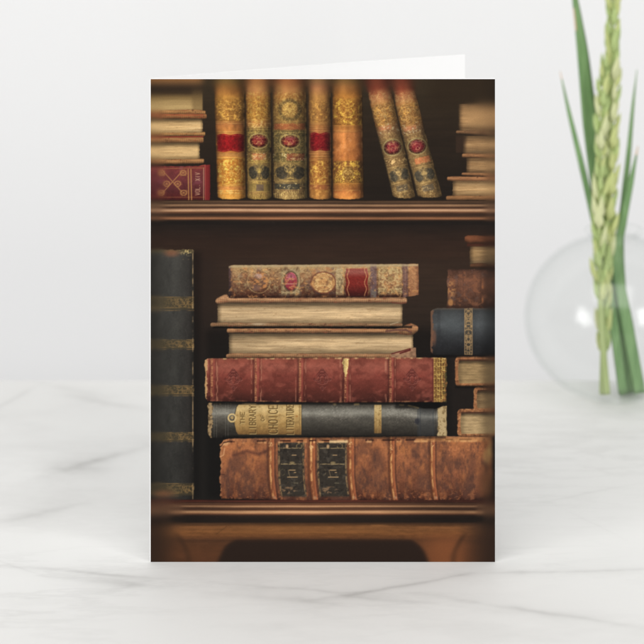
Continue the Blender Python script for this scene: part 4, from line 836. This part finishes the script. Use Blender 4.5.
prof = [(o0[0]*.6, 3.2), (o0[0]*.85, 2.6)]+outer
rt, zt = outer[-1]
prof += [(rt-.8, zt+1.5), (rt+1.5, zt+4.5), (rt+5.6, zt+6.0), (rt+7.6, zt+8.0), (rt+6.4, zt+10.6), (rt+2.4, zt+10.2), (rt-2.2, zt+5.6), (rt-3.4, zt+1.5)]
prof += [((R0-3.4)*math.cos(math.radians(a)), ZC+(RZ-3.2)*math.sin(math.radians(a))) for a in np.linspace(74.5, -74, 48)]
prof += [(o0[0]*.6, 6.6), (o0[0]*.3, 6.3)]
vs, fs = lathe(prof)
vase = link('glass_vase', vs, fs, GLASS, None, True, label='clear round glass vase with green stems, standing on the marble at the right', category='vase')
vase.location = (VX*U, YV*U, -2.5*U)

def green(name, c1, c2, stripe=0.0, scale=300.0, tip=None):
    g = NT(name); n = g.n('ShaderNodeTexNoise', _Scale=scale, _Detail=4.0, _Roughness=.6); tc = g.n('ShaderNodeTexCoord')
    mp = g.n('ShaderNodeMapping'); mp.inputs['Scale'].default_value = (1, 1, .12 if stripe else .5); g.l(tc.outputs['Object'], mp.inputs[0]); g.l(mp.outputs[0], n.inputs['Vector'])
    f = g.math('MULTIPLY', g.math('SUBTRACT', n.outputs[0], .3), 2.2, clamp=True)
    g.l(g.mix(f, c1, c2), g.b.inputs['Base Color']); g.b.inputs['Roughness'].default_value = .5; g.b.inputs['Specular IOR Level'].default_value = .35
    g.b.inputs['Subsurface Weight'].default_value = .0
    bp = g.n('ShaderNodeBump', _Strength=.25, _Distance=.0004); g.l(n.outputs[0], bp.inputs['Height']); g.l(bp.outputs[0], g.b.inputs['Normal'])
    return g.m
LEAF = green('leaf_green', (.13, .25, .095), (.27, .43, .19), 1, 500)
DRY = green('dry_tip', (.60, .42, .26), (.72, .55, .38), 0, 500)
STEM = green('stem_green', (.34, .42, .16), (.46, .54, .25), 1, 400)
BUD = [green('bud_green', (.30, .41, .13), (.60, .70, .32), 0, 420), green('bud_yellow_green', (.42, .48, .15), (.70, .74, .36), 0, 420), green('bud_pale', (.52, .56, .26), (.78, .80, .50), 0, 420)]
def spl(pts, n):
    P = [Vector(p) for p in pts]; P = [P[0]*2-P[1]]+P+[P[-1]*2-P[-2]]; out = []
    m_ = len(P)-3
    for i in range(n+1):
        t = m_*i/n; k = min(int(t), m_-1); f = t-k; a, b, c, d = P[k:k+4]
        out.append(.5*((2*b)+(c-a)*f+(2*a-5*b+4*c-d)*f*f+(3*b-a-3*c+d)*f*f*f))
    return out
def blade(px_pts, widths, dy, label, group, turn=0.0, fold=.28, tip_dry=False):
    """px_pts from the foot up to the tip, one width (u) each; dy = depth offset at each point"""
    pts = spl([at(x, y, YV+d) for (x, y), d in zip(px_pts, dy)], 60); ws = np.interp(np.linspace(0, 1, 61), np.linspace(0, 1, len(widths)), widths)
    base = pts[0].copy(); vs = []; fs = []
    for i, p in enumerate(pts):
        tan = (pts[min(i+1, 60)]-pts[max(i-1, 0)]).normalized()
        side = tan.cross(Vector((math.sin(turn+i*.006), -math.cos(turn+i*.006), 0))).normalized(); nor = side.cross(tan).normalized(); w = ws[i]*U*KV/2
        for (s, h) in ((-1, 0), (-.5, .5), (0, 1), (.5, .5), (1, 0)):
            vs.append(p-base+side*s*w+nor*(-h*fold*w)+nor*(.5*U if abs(s) < 1 else 0))
        for (s, h) in ((.5, .5), (0, 1), (-.5, .5)): vs.append(p-base+side*s*w+nor*(-h*fold*w)-nor*.5*U)
    for i in range(60):
        for j in range(8): a, b = i*8+j, i*8+(j+1) % 8; fs.append((a, b, b+8, a+8))
    fs.append(tuple(range(7, -1, -1))); fs.append(tuple(range(480, 488)))
    o = link('leaf_blade', vs, fs, LEAF, None, True, label=label, category='leaf', group=group); o.location = base
    if tip_dry:
        o.data.materials.append(DRY)
        for p in o.data.polygons:
            if p.index//8 >= 60-tip_dry[0] and p.index//8 < 60-tip_dry[1] and (tip_dry[2] is None or p.index % 8 in tip_dry[2]): p.material_index = 1
    return o
GRP = 'long green blades in the glass vase'
blade([(631, 394), (620, 320), (607, 250), (599, 190), (590, 120), (583, 55), (576, 5), (569, -40)], [24, 23, 19, 19, 19, 15, 9, 1], [6, 8, 12, 14, 12, 10, 8, 5],
      'broad green blade with a small dry fleck, left of the tall bud spike', GRP, .35, .35, (13, 9, (0, 7)))
blade([(623, 394), (613, 320), (603, 260), (592, 210), (580, 158), (569, 112), (560, 71)], [9, 9, 8, 7, 6, 4, .6], [-14, -8, 0, 4, 8, 10, 12],
      'narrow green blade leaning furthest left with its pointed tip beside the broad blade', GRP, -.2, .4, (2, 0, None))
blade([(629, 394), (623, 320), (620, 250), (624, 200), (629, 150), (633, 105), (637, 70)], [11, 12, 9, 7.5, 6, 4, .6], [14, 16, 14, 12, 10, 8, 8],
      'slender green blade right of the spikes, taller than the pink tipped one', GRP, .2, .4)
blade([(640, 394), (627, 325), (617, 262), (623, 222), (631, 182), (638, 146)], [12, 13, 10, 8, 6, .8], [-8, -4, 0, 2, 2, 0],
      'short green blade with a pinkish dry tip at the right edge of the photo', GRP, -.15, .4, (3, 0, None))

def tube(pts, rads, N=10):
    vs = []; fs = []
    for i, p in enumerate(pts):
        tan = (pts[min(i+1, len(pts)-1)]-pts[max(i-1, 0)]).normalized(); a = tan.orthogonal().normalized() if i == 0 else (a-tan*a.dot(tan)).normalized(); b = tan.cross(a)
        for j in range(N): t = 2*math.pi*j/N; vs.append(p+(a*math.cos(t)+b*math.sin(t))*rads[i]*U)
    for i in range(len(pts)-1):
        for j in range(N): fs.append((i*N+j, i*N+(j+1) % N, (i+1)*N+(j+1) % N, (i+1)*N+j))
    fs.append(tuple(range(N))); k = (len(pts)-1)*N; fs.append(tuple(range(k, k+N)))
    return vs, fs
def pod_mesh(seed):
    """one scaly pointed bud along +Z, length 1: a keeled body wrapped by two bracts"""
    r = random.Random(seed); vs = []; fs = []
    for (rw, rd, z0, z1, ox, oy) in ((.155, .15, 0, 1, 0, 0), (.15, .10, -.04, .74, .05, -.055), (.13, .10, .02, .84, -.055, -.045)):
        b = len(vs); M = 12; N = 12
        for i in range(M+1):
            t = i/M; prof = math.sin(math.pi*min(1, t*.98+.02))**.8*(1-.45*t)*1.25
            for j in range(N):
                a = 2*math.pi*j/N; kx = 1+.18*math.cos(2*a)
                vs.append(Vector((ox*math.sin(t*3)+rw*prof*math.cos(a)*kx, oy*math.sin(t*3)+rd*prof*math.sin(a)+.05*math.sin(t*math.pi)*-1, z0+(z1-z0)*t)))
        for i in range(M):
            for j in range(N): fs.append((b+i*N+j, b+i*N+(j+1) % N, b+(i+1)*N+(j+1) % N, b+(i+1)*N+j))
        fs.append(tuple(range(b, b+N))); fs.append(tuple(range(b+M*N, b+M*N+N)))
    return vs, fs
PODM = []
for s in range(3):
    vs, fs = pod_mesh(s); me = bpy.data.meshes.new('bud'); me.from_pydata([tuple(v) for v in vs], [], fs)
    me.polygons.foreach_set('use_smooth', [True]*len(me.polygons)); me.materials.append(BUD[s]); me.update(); PODM.append(me)
def spike(px_pts, dy, label, y_top, y_bot, step, L, rows, seed, th0=2.4, th1=1.4):
    r = random.Random(seed); pts = spl([at(x, y, YV+d) for (x, y), d in zip(px_pts, dy)], 90); base = pts[0].copy()
    t = thing('bud_spike', base, label, 'flower stem', 'budding spikes in the glass vase')
    vs, fs = tube([p-base for p in pts], [th0+(th1-th0)*i/90 for i in range(91)]); link('stem', vs, fs, STEM, t, True)
    y = y_bot; k = 0
    zt = lambda p: HC*1.0 - p.z/U
    rowof = [(HC-p.z/U)*DC/(DC+p.y/U)+EYE for p in pts]
    while y > y_top:
        i = min(range(91), key=lambda q: abs(rowof[q]-y)); p = pts[i]; tan = (pts[min(i+1, 90)]-pts[max(i-1, 0)]).normalized()
        f = (y_bot-y)/(y_bot-y_top); size = L*(1-.25*f**3)*r.uniform(.78, 1.22)
        for phi in rows[k % len(rows)]:
            ph = math.radians(phi+r.uniform(-14, 14)); out = Vector((math.cos(ph), math.sin(ph), 0)); lean = math.radians(r.uniform(7, 20))
            d = (tan*math.cos(lean)+out*math.sin(lean)).normalized(); yax = -(out-d*out.dot(d)).normalized(); xax = yax.cross(d)
            M = Matrix((xax, yax, d)).transposed().to_4x4()
            o = bpy.data.objects.new('bud', PODM[r.choice((0, 0, 1, 1, 2))]); COL.objects.link(o); o.parent = t
            s = size*U*KV; o.matrix_basis = Matrix.Translation(p-base+out*(1.8*U))@M@Matrix.Diagonal((s*r.uniform(.75, 1.1), s*.85, s*1.15, 1))
        y -= step*r.uniform(.88, 1.12); k += 1
    return t
spike([(603, 394), (604, 330), (606, 250), (611, 160), (612, 80), (613, 0), (613, -60)], [-8, -6, -4, -2, 0, 0, 0],
      'tall yellow green bud spike running out of the top edge of the photo', -55, 352, 8.0, 22, [(0, 195), (-75, 120), (-20, 170)], 4, 4.6, 1.4)
spike([(607, 394), (602, 330), (599, 250), (600, 170), (603, 100), (605, 60)], [-20, -18, -16, -12, -8, -6],
      'shorter loose bud spike left of the tall one, ending below the top edge', 58, 300, 10.0, 20, [(200, -60), (150, -40), (190, 20), (-90, 160)], 9, 4.2, 1.2)
